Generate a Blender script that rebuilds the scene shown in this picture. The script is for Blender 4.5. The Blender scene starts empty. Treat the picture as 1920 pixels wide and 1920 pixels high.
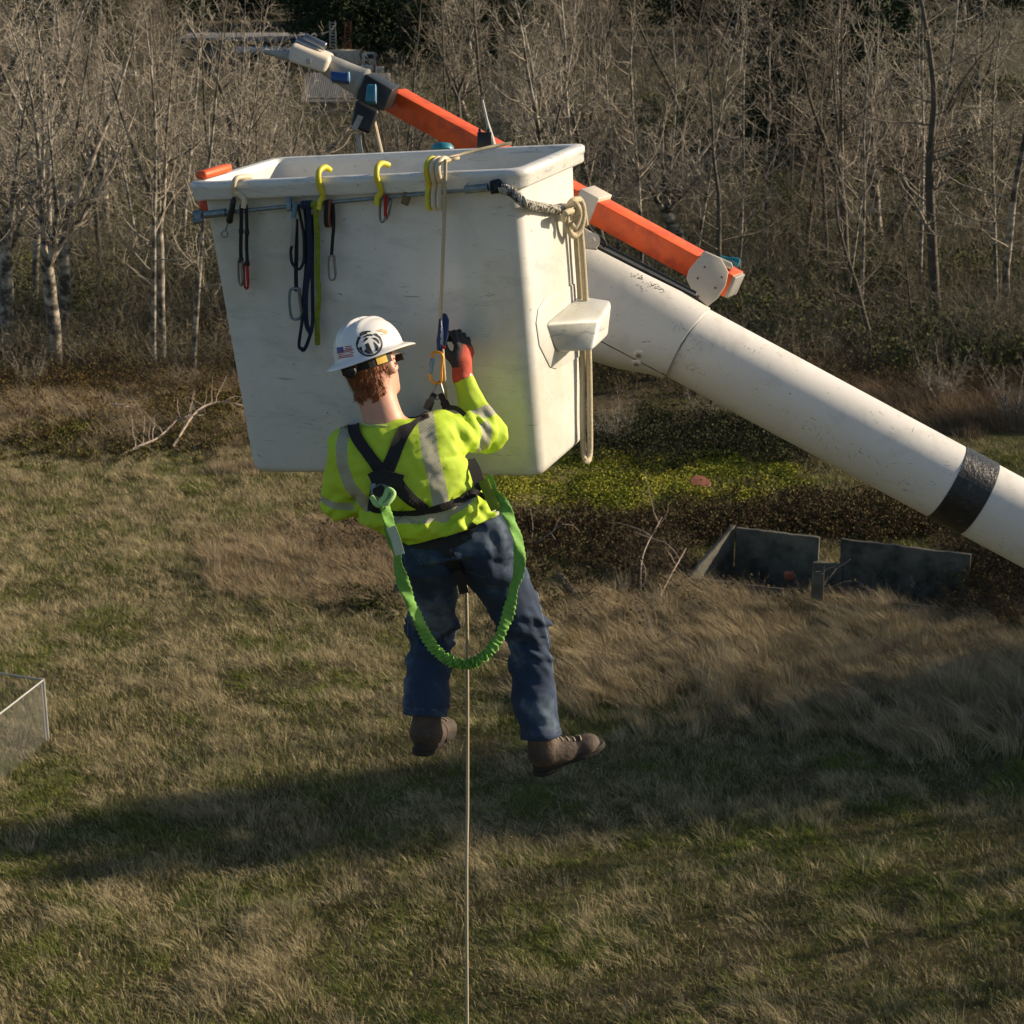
import bpy, bmesh, math, random
import numpy as np
from mathutils import Vector, Matrix
random.seed(7); rng = np.random.default_rng(7)
SC = bpy.context.scene
COL = SC.collection
R_ = math.radians

# ---------------------------------------------------------------- camera, light, exposure
CAMH, PITCH, F = 21.0, R_(18), 3600.0
cam_d = bpy.data.cameras.new('camera'); cam = bpy.data.objects.new('camera', cam_d); COL.objects.link(cam)
cam.location = (0, 0, CAMH); cam.rotation_euler = (R_(90) - PITCH, 0, 0)
cam_d.sensor_width = 36; cam_d.lens = F / 1920 * 36; cam_d.clip_start = .1; cam_d.clip_end = 6000
cam_d.dof.use_dof = True; cam_d.dof.focus_distance = 6.4; cam_d.dof.aperture_fstop = 16
SC.camera = cam
SUN_AZ, SUN_EL = R_(15), R_(21)          # azimuth from +x towards +y
sunv = Vector((math.cos(SUN_EL) * math.cos(SUN_AZ), math.cos(SUN_EL) * math.sin(SUN_AZ), math.sin(SUN_EL)))
W = bpy.data.worlds.new('World'); SC.world = W; W.use_nodes = True
nt = W.node_tree; bg = nt.nodes['Background']
sky = nt.nodes.new('ShaderNodeTexSky'); sky.sky_type = 'NISHITA'; sky.sun_disc = False
sky.sun_elevation = SUN_EL; sky.sun_rotation = math.pi / 2 - SUN_AZ
sky.dust_density = .9; sky.ozone_density = 1.0
nt.links.new(sky.outputs[0], bg.inputs[0]); bg.inputs[1].default_value = .072
sl = bpy.data.lights.new('sun', 'SUN'); sl.energy = 5.0; sl.angle = R_(.6); sl.color = (1, .82, .60)
so = bpy.data.objects.new('sun', sl); COL.objects.link(so); so.location = (30, 10, 40)
so.rotation_euler = (-sunv).to_track_quat('-Z', 'Y').to_euler()
SC.view_settings.view_transform = 'Standard'; SC.view_settings.look = 'None'
SC.view_settings.exposure = 0.5; SC.view_settings.gamma = 1.0
SC.cycles.max_bounces = 6; SC.cycles.diffuse_bounces = 3; SC.cycles.transparent_max_bounces = 8

# ---------------------------------------------------------------- helpers
CP, SP = math.cos(PITCH), math.sin(PITCH)
RT = np.array([1., 0, 0]); FW = np.array([0, CP, -SP]); UP = np.array([0, SP, CP]); CAM = np.array([0, 0, CAMH])
def P(px, py, d): return CAM + d * (FW + (px - 960) / F * RT - (py - 960) / F * UP)
def V3(r, u, f): return r * RT + u * UP + f * FW
def PV(p):
    q = np.asarray(p) - CAM; d = q @ FW
    return np.stack([960 + F * (q @ RT) / d, 960 - F * (q @ UP) / d, d], -1)
def GH(px, py, h=0.):
    r = P(px, py, 1) - CAM; return CAM + r * ((h - CAMH) / r[2])
def G(px, py): return GH(px, py, 0.)
def nrm(v): v = np.asarray(v, float); return v / (np.linalg.norm(v) + 1e-12)
def wloc(o):
    l = Vector((0, 0, 0))
    while o: l = l + o.location; o = o.parent
    return np.array(l)
def tag(o, label=None, cat=None, group=None, kind=None):
    if label: o['label'] = label
    if cat: o['category'] = cat
    if group: o['group'] = group
    if kind: o['kind'] = kind
    return o
def empty(name, loc, label, cat, group=None):
    o = bpy.data.objects.new(name, None); COL.objects.link(o); o.location = tuple(loc); o.empty_display_size = .1
    return tag(o, label, cat, group)
def link_mesh(name, me, mat, parent=None, smooth=False):
    o = bpy.data.objects.new(name, me); COL.objects.link(o)
    if mat is not None: me.materials.append(mat)
    if parent: o.parent = parent
    if smooth: me.polygons.foreach_set('use_smooth', np.ones(len(me.polygons), bool))
    return o
class MB:
    def __init__(s): s.v = []; s.f = []; s.n = 0
    def add(s, vs, fs):
        vs = np.asarray(vs, float); s.v.append(vs); s.f += [tuple(i + s.n for i in f) for f in fs]; s.n += len(vs); return s
    def tube(s, pts, r, n=8, caps=True, flat=None):
        pts = np.asarray(pts, float); m = len(pts); r = np.broadcast_to(np.asarray(r, float), (m,))
        t = np.gradient(pts, axis=0); t /= np.linalg.norm(t, axis=1)[:, None] + 1e-9
        a = np.array([0, 0, 1.]) if abs(t[0][2]) < .9 else np.array([1., 0, 0])
        u = nrm(np.cross(t[0], a)); vs = []
        ang = np.arange(n) * 2 * np.pi / n
        for i in range(m):
            u = nrm(u - t[i] * (u @ t[i])); w = np.cross(t[i], u)
            vs.append(pts[i] + r[i] * (np.cos(ang)[:, None] * u + np.sin(ang)[:, None] * w))
        fs = [(i * n + j, i * n + (j + 1) % n, (i + 1) * n + (j + 1) % n, (i + 1) * n + j) for i in range(m - 1) for j in range(n)]
        if caps: fs += [tuple(range(n))[::-1], tuple((m - 1) * n + j for j in range(n))]
        return s.add(np.concatenate(vs), fs)
    def loft(s, rings, caps=True, closed=False):
        n = len(rings[0]); m = len(rings)
        fs = [(i * n + j, i * n + (j + 1) % n, ((i + 1) % m) * n + (j + 1) % n, ((i + 1) % m) * n + j) for i in range(m - (0 if closed else 1)) for j in range(n)]
        if caps and not closed: fs += [tuple(range(n))[::-1], tuple((m - 1) * n + j for j in range(n))]
        return s.add(np.concatenate(rings), fs)
    def box(s, c, ax, ay, az):
        c, ax, ay, az = map(np.asarray, (c, ax, ay, az))
        vs = [c + i * ax + j * ay + k * az for k in (-1, 1) for j in (-1, 1) for i in (-1, 1)]
        return s.add(vs, [(0, 2, 3, 1), (4, 5, 7, 6), (0, 1, 5, 4), (2, 6, 7, 3), (0, 4, 6, 2), (1, 3, 7, 5)])
    def hexa(s, b, t):      # two quads bottom, top (same order)
        return s.add(list(b) + list(t), [(3, 2, 1, 0), (4, 5, 6, 7), (0, 1, 5, 4), (1, 2, 6, 5), (2, 3, 7, 6), (3, 0, 4, 7)])
    def prism(s, poly, d):  # poly: 3-D polygon, d: thickness vector
        n = len(poly); poly = np.asarray(poly)
        return s.add(np.concatenate([poly, poly + d]), [tuple(range(n))[::-1], tuple(range(n, 2 * n))] + [(i, (i + 1) % n, n + (i + 1) % n, n + i) for i in range(n)])
    def lathe(s, c, axis, prof, n=16):   # prof: (along, radius)
        axis = nrm(axis); a = np.array([0, 0, 1.]) if abs(axis[2]) < .9 else np.array([1., 0, 0])
        u = nrm(np.cross(axis, a)); w = np.cross(axis, u); an = np.arange(n) * 2 * np.pi / n
        return s.loft([np.asarray(c) + h * axis + r * (np.cos(an)[:, None] * u + np.sin(an)[:, None] * w) for h, r in prof])
    def build(s, name, mat, parent=None, smooth=False, bevel=0, seg=2):
        off = wloc(parent) if parent else np.zeros(3)
        me = bpy.data.meshes.new(name); me.from_pydata((np.concatenate(s.v) - off).tolist(), [], s.f); me.validate()
        bm = bmesh.new(); bm.from_mesh(me); bmesh.ops.recalc_face_normals(bm, faces=bm.faces)
        if bevel: bmesh.ops.bevel(bm, geom=[e for e in bm.edges if len(e.link_faces) == 2 and e.calc_face_angle(0) > .4], offset=bevel, segments=seg, affect='EDGES', profile=.5)
        bm.to_mesh(me); bm.free()
        o = link_mesh(name, me, mat, parent, smooth or bevel > 0)
        if smooth or bevel:
            me.set_sharp_from_angle(angle=R_(50))
        return o
def crv(pts, n=6):          # catmull-rom
    p = np.asarray(pts, float); p = np.concatenate([[2 * p[0] - p[1]], p, [2 * p[-1] - p[-2]]]); out = []
    for i in range(1, len(p) - 2):
        for k in range(n):
            t = k / n; a, b, c, d = p[i - 1:i + 3]
            out.append(.5 * (2 * b + (c - a) * t + (2 * a - 5 * b + 4 * c - d) * t * t + (3 * b - a - 3 * c + d) * t ** 3))
    out.append(p[-2]); return np.array(out)
def raw_mesh(name, v, idx, nper, mat, colors=None, parent=None, smooth=False):
    me = bpy.data.meshes.new(name); nf = len(idx)
    me.vertices.add(len(v)); me.vertices.foreach_set('co', np.ascontiguousarray(v, np.float32).ravel())
    me.loops.add(nf * nper); me.loops.foreach_set('vertex_index', np.ascontiguousarray(idx, np.int32).ravel())
    me.polygons.add(nf); me.polygons.foreach_set('loop_start', np.arange(nf, dtype=np.int32) * nper)
    me.update(calc_edges=True)
    if colors is not None:
        at = me.color_attributes.new('Col', 'FLOAT_COLOR', 'POINT'); c = np.ones((len(v), 4), np.float32); c[:, :3] = colors
        at.data.foreach_set('color', c.ravel())
    return link_mesh(name, me, mat, parent, smooth)

# ---------------------------------------------------------------- materials
def mat(name, col, rough=.6, metal=0., var=.0, vscale=8., bump=0., bscale=60., col2=None, m2=(.45, .6), m2scale=5., stretch=(1, 1, 1), spec=.5, sss=0., coat=0., attr=False, detail=6):
    m = bpy.data.materials.new(name); m.use_nodes = True; n = m.node_tree; L = n.links.new
    b = n.nodes['Principled BSDF']; b.inputs['Roughness'].default_value = rough; b.inputs['Metallic'].default_value = metal
    b.inputs['Specular IOR Level'].default_value = spec
    if sss: b.inputs['Subsurface Weight'].default_value = sss; b.inputs['Subsurface Radius'].default_value = (.02, .006, .003); b.inputs['Subsurface Scale'].default_value = .6
    if coat: b.inputs['Coat Weight'].default_value = coat
    tc = n.nodes.new('ShaderNodeTexCoord'); mp = n.nodes.new('ShaderNodeMapping'); mp.inputs['Scale'].default_value = stretch
    L(tc.outputs['Object'], mp.inputs[0])
    def noise(sc, det=detail, rg=.6):
        t = n.nodes.new('ShaderNodeTexNoise'); t.inputs['Scale'].default_value = sc; t.inputs['Detail'].default_value = det; t.inputs['Roughness'].default_value = rg
        L(mp.outputs[0], t.inputs[0]); return t.outputs[0]
    if attr:
        a = n.nodes.new('ShaderNodeVertexColor'); a.layer_name = 'Col'; cur = a.outputs[0]
    else:
        rgb = n.nodes.new('ShaderNodeRGB'); rgb.outputs[0].default_value = (*col, 1); cur = rgb.outputs[0]
    if col2:
        r = n.nodes.new('ShaderNodeMapRange'); r.inputs[1].default_value, r.inputs[2].default_value = m2; L(noise(m2scale), r.inputs[0])
        x = n.nodes.new('ShaderNodeMix'); x.data_type = 'RGBA'; L(r.outputs[0], x.inputs[0]); L(cur, x.inputs[6]); x.inputs[7].default_value = (*col2, 1); cur = x.outputs[2]
    if var:
        r = n.nodes.new('ShaderNodeMapRange'); r.inputs[1].default_value, r.inputs[2].default_value = .3, .7; r.inputs[3].default_value = 1 - var; r.inputs[4].default_value = 1 + var; L(noise(vscale), r.inputs[0])
        x = n.nodes.new('ShaderNodeVectorMath'); x.operation = 'SCALE'; L(cur, x.inputs[0]); L(r.outputs[0], x.inputs['Scale']); cur = x.outputs[0]
    L(cur, b.inputs[0])
    if bump:
        bp = n.nodes.new('ShaderNodeBump'); bp.inputs['Strength'].default_value = bump; bp.inputs['Distance'].default_value = .02 if bscale < 100 else .004; L(noise(bscale), bp.inputs['Height']); L(bp.outputs[0], b.inputs['Normal'])
    m['b'] = 1
    return m
def layer(m, col, lo, hi, scale, stretch=(1, 1, 1), detail=8, rough=.65, mask=None, amt=1., dist=0., bscale=None):
    """adds a stain / scratch layer on top of the current base colour of m; mask = (attribute name) multiplies it"""
    n = m.node_tree; L = n.links.new; b = n.nodes['Principled BSDF']
    src = b.inputs[0].links[0].from_socket
    tc = n.nodes.new('ShaderNodeTexCoord'); mp = n.nodes.new('ShaderNodeMapping'); mp.inputs['Scale'].default_value = stretch; L(tc.outputs['Object'], mp.inputs[0])
    t = n.nodes.new('ShaderNodeTexNoise'); t.inputs['Scale'].default_value = scale; t.inputs['Detail'].default_value = detail; t.inputs['Roughness'].default_value = rough; t.inputs['Distortion'].default_value = dist; L(mp.outputs[0], t.inputs[0])
    r = n.nodes.new('ShaderNodeMapRange'); r.inputs[1].default_value = lo; r.inputs[2].default_value = hi; r.inputs[4].default_value = amt; L(t.outputs[0], r.inputs[0]); fac = r.outputs[0]
    if mask:
        a = n.nodes.new('ShaderNodeAttribute'); a.attribute_name = mask; q = n.nodes.new('ShaderNodeMath'); q.operation = 'MULTIPLY'; L(fac, q.inputs[0]); L(a.outputs['Fac'], q.inputs[1]); fac = q.outputs[0]
    x = n.nodes.new('ShaderNodeMix'); x.data_type = 'RGBA'; L(fac, x.inputs[0]); L(src, x.inputs[6]); x.inputs[7].default_value = (*col, 1); L(x.outputs[2], b.inputs[0])
    return m
def band(m, attr, col, soft=.002, rough=None, metal=None, at=0.):
    """float attribute < 0 marks the inside of a band on the surface"""
    n = m.node_tree; L = n.links.new; b = n.nodes['Principled BSDF']; src = b.inputs[0].links[0].from_socket
    a = n.nodes.new('ShaderNodeAttribute'); a.attribute_name = attr
    r = n.nodes.new('ShaderNodeMapRange'); r.inputs[1].default_value = at + soft; r.inputs[2].default_value = at - soft; L(a.outputs['Fac'], r.inputs[0])
    x = n.nodes.new('ShaderNodeMix'); x.data_type = 'RGBA'; L(r.outputs[0], x.inputs[0]); L(src, x.inputs[6])
    if isinstance(col, tuple): x.inputs[7].default_value = (*col, 1)
    else: L(col, x.inputs[7])
    L(x.outputs[2], b.inputs[0]); return r.outputs[0]

M = {}
M['fiberglass'] = mat('fiberglass', (.67, .67, .65), .38, var=.07, vscale=3, bump=.05, bscale=30)
layer(M['fiberglass'], (.42, .41, .29), .45, .62, 1.6, amt=.55)
layer(M['fiberglass'], (.30, .32, .33), .54, .74, 2.2, stretch=(1.0, 1.0, 3.5), dist=.3, amt=.6, detail=12, rough=.75)
layer(M['fiberglass'], (.14, .16, .18), .64, .70, 6, stretch=(.5, .5, 6), dist=.8, amt=.6, detail=8)
layer(M['fiberglass'], (.08, .10, .12), .67, .72, 14, stretch=(.6, .6, 5), dist=2.5, amt=.8, detail=3)
layer(M['fiberglass'], (.12, .12, .11), .72, .76, 60, amt=.7, detail=2)
M['rim'] = mat('rim', (.66, .66, .63), .42, var=.06, bump=.08, bscale=40)
layer(M['rim'], (.20, .23, .25), .54, .72, 12, stretch=(.6, .6, 4), amt=.75, detail=10)
layer(M['rim'], (.03, .035, .04), .66, .71, 60, amt=.8, detail=3)
M['boom'] = mat('boom', (.70, .685, .65), .36, var=.06, vscale=2.5, bump=.03, bscale=30)
layer(M['boom'], (.38, .36, .30), .54, .78, 3.5, stretch=(2, 1, 2), amt=.6, detail=12)
layer(M['boom'], (.16, .15, .14), .67, .71, 16, stretch=(.5, 3, 2.5), dist=3, amt=.65, detail=3)
layer(M['boom'], (.12, .12, .11), .73, .76, 70, amt=.7, detail=2)
M['orange'] = mat('orange', (.85, .12, .02), .5, var=.12, vscale=6, bump=.05, bscale=40, col2=(.55, .07, .02), m2=(.45, .65), m2scale=9)
layer(M['orange'], (.25, .10, .06), .60, .70, 6, stretch=(1, 1, 1), amt=.6, detail=12, rough=.8)
layer(M['orange'], (.75, .38, .30), .70, .75, 30, stretch=(1, 1, 1), amt=.5, detail=4)
M['black'] = mat('black_strap', (.008, .008, .010), .75, bump=.4, bscale=700)
M['black_metal'] = mat('black_metal', (.018, .019, .021), .45, metal=.3, var=.3, vscale=30)
M['galv'] = mat('galvanised', (.20, .25, .28), .5, metal=.7, var=.25, vscale=40, bump=.1, bscale=90)
M['steel'] = mat('steel', (.26, .28, .30), .35, metal=.9, var=.15, vscale=40)
M['grey_paint'] = mat('grey_paint', (.33, .33, .31), .5, var=.12, vscale=8, col2=(.24, .24, .22), bump=.05)
M['tan_plate'] = mat('tan_plate', (.60, .54, .45), .5, var=.08, vscale=8, bump=.05)
layer(M['tan_plate'], (.06, .045, .03), .66, .72, 22, amt=.9)
M['teal'] = mat('teal', (.02, .17, .24), .4, var=.2, vscale=30)
M['blue'] = mat('blue', (.01, .06, .22), .4, var=.2, vscale=30)
M['yellow'] = mat('yellow_hook', (.62, .54, .035), .45, var=.12, vscale=30)
M['cream'] = mat('cream_hook', (.62, .52, .36), .5, var=.12, vscale=30)
M['rope'] = mat('cotton_rope', (.50, .43, .29), .85, bump=.9, bscale=260, var=.15, vscale=120)
M['rope_thin'] = mat('kernmantle_rope', (.45, .38, .25), .8, bump=.5, bscale=500, var=.2, vscale=200)
M['braid'] = mat('braided_rope', (.40, .38, .33), .85, col2=(.05, .05, .05), m2=(.50, .56), m2scale=60, bump=1, bscale=200)
M['blue_web'] = mat('blue_webbing', (.005, .014, .045), .8, bump=.4, bscale=500)
M['green_web'] = mat('green_webbing', (.20, .25, .015), .8, bump=.4, bscale=500, var=.2, vscale=30)
M['lanyard'] = mat('lanyard_green', (.15, .36, .055), .75, var=.12, vscale=40, bump=.4, bscale=400)
M['label_w'] = mat('care_label', (.45, .55, .42), .6, var=.1, vscale=100)
M['red'] = mat('red_anodised', (.45, .02, .02), .35, metal=.5)
M['gold'] = mat('gold_anodised', (.75, .32, .01), .35, metal=.4)
M['dev_blue'] = mat('device_blue', (.03, .05, .12), .4, metal=.5)
M['dev_light'] = mat('device_lightblue', (.15, .30, .45), .4, metal=.4)
M['skin'] = mat('skin', (.62, .33, .24), .5, var=.07, vscale=20, bump=.12, bscale=200, sss=.25)
M['hat'] = mat('hat_shell', (.80, .80, .79), .25, var=.02, vscale=10)
layer(M['hat'], (.15, .15, .15), .74, .76, 60, amt=.5, detail=2)
M['decal_k'] = mat('decal_black', (.012, .014, .018), .5)
M['decal_r'] = mat('decal_red', (.45, .05, .08), .5)
M['decal_b'] = mat('decal_blue', (.04, .07, .32), .5)
M['decal_t'] = mat('decal_tan', (.55, .42, .25), .5)
M['leather'] = mat('boot_leather', (.060, .042, .032), .75, var=.3, vscale=14, bump=.3, bscale=70, col2=(.14, .095, .065), m2=(.5, .75), m2scale=10)
M['sole'] = mat('boot_sole', (.02, .017, .015), .8, bump=.3)
M['concrete'] = mat('old_concrete', (.095, .092, .072), .9, var=.4, vscale=1.6, bump=.6, bscale=12, col2=(.035, .037, .028), m2=(.45, .65), m2scale=1.3)
M['bark'] = mat('pale_bark', (.40, .355, .29), .9, var=.45, vscale=2.2, bump=.5, bscale=10, col2=(.07, .062, .05), m2=(.42, .56), m2scale=1.4, stretch=(1, 1, 1.5))
M['bark_d'] = mat('dark_bark', (.10, .085, .065), .9, var=.3, vscale=2, bump=.6, bscale=8, col2=(.05, .06, .03), m2=(.5, .7))
M['twig'] = mat('twigs', (.36, .315, .245), .9, var=.3, vscale=.6)
M['twig_d'] = mat('twigs_brown', (.20, .165, .12), .9, var=.3, vscale=.6)
M['dead'] = mat('dead_wood', (.38, .30, .24), .9, var=.3, vscale=6, bump=.4)
M['attr'] = mat('plants', (.1, .1, .1), .85, attr=True, spec=.15)
M['needles'] = mat('needles', (.028, .044, .018), .8, var=.4, vscale=.9, spec=.2)
M['roof'] = mat('roof_grey', (.22, .21, .20), .8, var=.15)
M['white'] = mat('white_paint', (.72, .70, .66), .5, var=.05)
M['wallg'] = mat('wall_grey', (.20, .20, .19), .9, var=.15)
M['glass'] = mat('dark_glass', (.02, .025, .03), .1)
M['rubber'] = mat('rubber', (.02, .02, .02), .8)
M['rust'] = mat('rust', (.22, .075, .04), .8, var=.3, vscale=5)
M['galv_l'] = mat('galv_light', (.42, .42, .40), .5, metal=.3, var=.1)

# ---------------------------------------------------------------- 2-D noise for plant distribution
def vn(x, y, s, seed=0):
    x = np.asarray(x, float) / s + seed * 17.3; y = np.asarray(y, float) / s + seed * 9.1
    xi = np.floor(x).astype(np.int64); yi = np.floor(y).astype(np.int64); fx = x - xi; fy = y - yi
    fx = fx * fx * (3 - 2 * fx); fy = fy * fy * (3 - 2 * fy)
    def h(a, b):
        n = (a * 374761393 + b * 668265263 + seed * 1442695041) & 0x7fffffff; n = ((n ^ (n >> 13)) * 1274126177) & 0x7fffffff
        return ((n ^ (n >> 16)) & 0xffff) / 65535.
    return (h(xi, yi) * (1 - fx) + h(xi + 1, yi) * fx) * (1 - fy) + (h(xi, yi + 1) * (1 - fx) + h(xi + 1, yi + 1) * fx) * fy
def fb(x, y, s, seed=0): return (vn(x, y, s, seed) + .5 * vn(x, y, s / 2.1, seed + 1) + .25 * vn(x, y, s / 4.3, seed + 2)) / 1.75
PITQ = [G(1376, 1064), G(1840, 1122), G(1800, 1158), G(1288, 1106)]
def gz(x, y):
    z = .35 * (fb(x, y, 9, 40) - .5) + .12 * (vn(x, y, 1.7, 44) - .5); m = np.ones(np.shape(x), bool)
    for a, b in zip(PITQ, PITQ[1:] + PITQ[:1]): m &= ((b[0] - a[0]) * (np.asarray(y) - a[1]) - (b[1] - a[1]) * (np.asarray(x) - a[0])) < 0
    return z - .95 * m
def px_of(x, y, z=0.):
    q = PV(np.stack([x, y, np.broadcast_to(z, np.shape(x))], -1)); return q[..., 0], q[..., 1]
# ================================================================ AERIAL BUCKET
q_ = [-.3410405, -.0237449, -.0819522, -.4256411, 6.6854145, -.9039427, 1.2386765, .6948864, 1.0547439, 1.1139312, .484865, .0383829]
def rot3(a, b, c):
    Rz = np.array([[math.cos(a), -math.sin(a), 0], [math.sin(a), math.cos(a), 0], [0, 0, 1]])
    Rx = np.array([[1, 0, 0], [0, math.cos(b), -math.sin(b)], [0, math.sin(b), math.cos(b)]])
    Ry = np.array([[math.cos(c), 0, math.sin(c)], [0, 1, 0], [-math.sin(c), 0, math.cos(c)]])
    return Ry @ Rx @ Rz
BR = rot3(*q_[:3]); BO = CAM + np.array(q_[3:6]); BW, BD, BH, bw, bd, BA = q_[6:]
def BL(X, Y, Z): return BO + BR @ np.array([X, Y, Z])
def hw(Z): t = -Z / BH; return (BW / 2 - BA) * (1 - t) + bw / 2 * t, (BD / 2 - BA) * (1 - t) + bd / 2 * t
def plane_hit(px, py, p0, n): r = P(px, py, 1) - CAM; return CAM + r * (((p0 - CAM) @ n) / (r @ n))
_a, _b = hw(0), hw(-BH)
f0, f1, f2 = BL(-_a[0], -_a[1], 0), BL(_a[0], -_a[1], 0), BL(0, -_b[1], -BH)
FN = nrm(np.cross(f1 - f0, f2 - f0)); FN = FN if FN @ FW < 0 else -FN
r0, r1, r2 = BL(_a[0], -_a[1], 0), BL(_a[0], _a[1], 0), BL(_b[0], 0, -BH)
RN = nrm(np.cross(r1 - r0, r2 - r0)); RN = RN if RN[0] > 0 else -RN
def fr(px, py, off=.0): return plane_hit(px, py, f0 + FN * off, FN)
def rg(px, py, off=.0): return plane_hit(px, py, r0 + RN * off, RN)

bucket = empty('aerial_bucket', BL(0, 0, -BH), 'large worn white fibreglass lift bucket hanging open above the field behind the worker', 'lift bucket')
def rring(Z, a, b, r, n=7):
    out = []
    for cx, cy, s in ((a - r, b - r, 0), (-a + r, b - r, 1), (-a + r, -b + r, 2), (a - r, -b + r, 3)):
        for k in range(n):
            t = (s + k / (n - 1)) * math.pi / 2; out.append(BL(cx + r * math.cos(t), cy + r * math.sin(t), Z))
    return np.array(out)
rings = []
a, b = hw(-BH); R0 = .052
for k in range(6):
    t = k / 5 * math.pi / 2; rings.append(rring(-BH + .05 * (1 - math.sin(t)), a - .05 * (1 - math.cos(t)) if 0 else a - .05 + .05 * math.sin(t) * 1.0 if 0 else a - .05 * (1 - math.sin(t)), b - .05 * (1 - math.sin(t)), R0 * (.5 + .5 * math.sin(t)))) if 0 else rings.append(rring(-BH + .03 * (1 - math.cos(t)), a - .03 * (1 - math.sin(t)), b - .03 * (1 - math.sin(t)), R0 - .02 * (1 - math.sin(t))))
for Z in np.linspace(-BH + .07, -.02, 12): a, b = hw(Z); rings.append(rring(Z, a, b, R0))
for Z in np.linspace(-.02, -BH + .06, 8): a, b = hw(Z); rings.append(rring(Z, a - .014, b - .014, R0 - .012))
a, b = hw(-BH + .03); rings.append(rring(-BH + .03, a - .06, b - .06, .04))
m = MB().loft(rings); m.build('shell', M['fiberglass'], bucket, smooth=True)
a, b = BW / 2, BD / 2; RR = .07; ia, ib = hw(-.02)
prof = [(-.062, ia + .002, ib + .002, R0), (-.060, a - .010, b - .010, RR - .01), (-.052, a - .004, b - .004, RR), (-.030, a - .004, b - .004, RR), (-.024, a, b, RR), (-.006, a, b, RR), (.0, a - .006, b - .006, RR - .005),
        (.003, a - .03, b - .03, RR - .02), (.0, ia - .006, ib - .006, R0 - .005), (-.012, ia - .012, ib - .012, R0 - .01), (-.06, ia - .0135, ib - .0135, R0 - .01), (-.062, ia - .010, ib - .010, R0 - .01)]
MB().loft([rring(*p, n=9) for p in prof], closed=True).build('rim', M['rim'], bucket, smooth=True)
# left side pads and rolled guard
mb = MB(); c = BL(-BW / 2 + .03, -BD / 2 + .20, .012); ux, uy, uz = BR[:, 0], BR[:, 1], BR[:, 2]
mb.box(BL(-BW / 2 + .035, -BD / 2 + .17, .018), ux * .022, uy * .10, uz * .014); mb.build('edge_pad', M['orange'], bucket, bevel=.012, seg=3)
mb = MB(); mb.box(BL(-_a[0] - .02, -BD / 2 + .12, -.10), ux * .02, uy * .03, uz * .03); mb.build('side_pad', M['orange'], bucket, bevel=.01)
# tool rail on the front
rail = MB(); rail.tube([fr(385, 403, .04), fr(480, 393, .035), fr(700, 372, .03), fr(930, 351, .035)], .0068, 10); ro = rail.build('tool_rail', M['galv'], bucket, smooth=True)
for A_, B_, r in (((384, 403), (424, 398), .0135), ((872, 356), (916, 351), .0135)):
    mb = MB(); mb.tube([fr(*A_, .04), fr(*B_, .038)], r, 12); mb.build('socket', M['galv'], ro, bevel=.002)
for X, Y, s in ((372, 407, 1), (930, 350, .9)):
    mb = MB(); c = fr(X, Y, .04)
    for d in (-1, 1): mb.lathe(c + UP * .012 * d * s - FW * .004, RT * .9 + UP * .2, [(-.02, .002), (-.018, .011), (.012, .013), (.02, .006)], 10)
    mb.lathe(c - FW * .022, FW, [(0, .005), (.001, .012), (.044, .012), (.046, .005)], 12)
    mb.lathe(c - UP * .022, UP, [(0, .004), (.001, .008), (.044, .008), (.046, .004)], 8); mb.build('shackle', M['galv'] if X < 500 else M['black_metal'], bucket, smooth=True)
mb = MB(); mb.box(fr(542, 383, .035), RT * .009, FW * .012, UP * .023); mb.build('rail_clamp', M['galv'], bucket, bevel=.003)
mb = MB(); mb.box(fr(762, 371, .03), RT * .012 - UP * .005, FW * .012, UP * .022 + RT * .007); mb.build('rail_clamp', mat('brass_clamp', (.16, .12, .05), .6, metal=.4, var=.3), bucket, bevel=.003)
# step on the right side
pl = [rg(*p, .0) for p in ((1086, 527), (1020, 560), (1008, 580), (1004, 606), (1010, 648), (1030, 688), (1042, 692), (1086, 668))]
MB().prism(pl, RN * .004).build('step_plate', M['fiberglass'], bucket, bevel=.0015)
I = [rg(*p, -.002) for p in ((1018, 606), (1084, 553), (1086, 640), (1040, 660))]; O = [rg(*p, .135) for p in ((1128, 597), (1149, 563), (1141, 630), (1112, 659))]
mb = MB().hexa(I, O); st = mb.build('step', M['fiberglass'], bucket, bevel=.016, seg=4)

# ---------------------------------------------------------------- the rope coil on the bucket's side
rc = empty('rope_coil', rg(1095, 860, .05), 'pale cotton rope looped and knotted, hanging down the right side of the bucket', 'rope')
for k, (pts, r) in enumerate([([(1078, 392), (1082, 470), (1088, 560), (1092, 660), (1092, 780), (1094, 845), (1099, 866), (1106, 850), (1106, 780), (1104, 660), (1098, 560), (1092, 470), (1086, 400)], .0105)]):
    MB().tube(crv([rg(x, y, .02 + .025 * (1 if i > 5 else 0) + (.10 if 500 < y < 700 else .0) * 0) for i, (x, y) in enumerate(pts)], 5), r, 8).build('hanging_loop', M['rope'], rc, smooth=True)
mb = MB(); mb.tube(crv([rg(x, y, o) for x, y, o in ((1060, 400, .02), (1072, 378, .05), (1088, 376, .05), (1094, 400, .06), (1088, 430, .05), (1076, 442, .035), (1066, 430, .03), (1062, 405, .03), (1068, 385, .045), (1080, 384, .075), (1086, 402, .075), (1078, 425, .06), (1070, 420, .05))], 6), .0115, 8)
mb.tube(crv([rg(x, y, o) for x, y, o in ((1085, 372, .04), (1092, 385, .06), (1098, 420, .05), (1090, 400, .03), (1075, 395, .06), (1060, 400, .07), (1056, 412, .04))], 6), .0105, 8).build('knot', M['rope'], rc, smooth=True)
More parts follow.
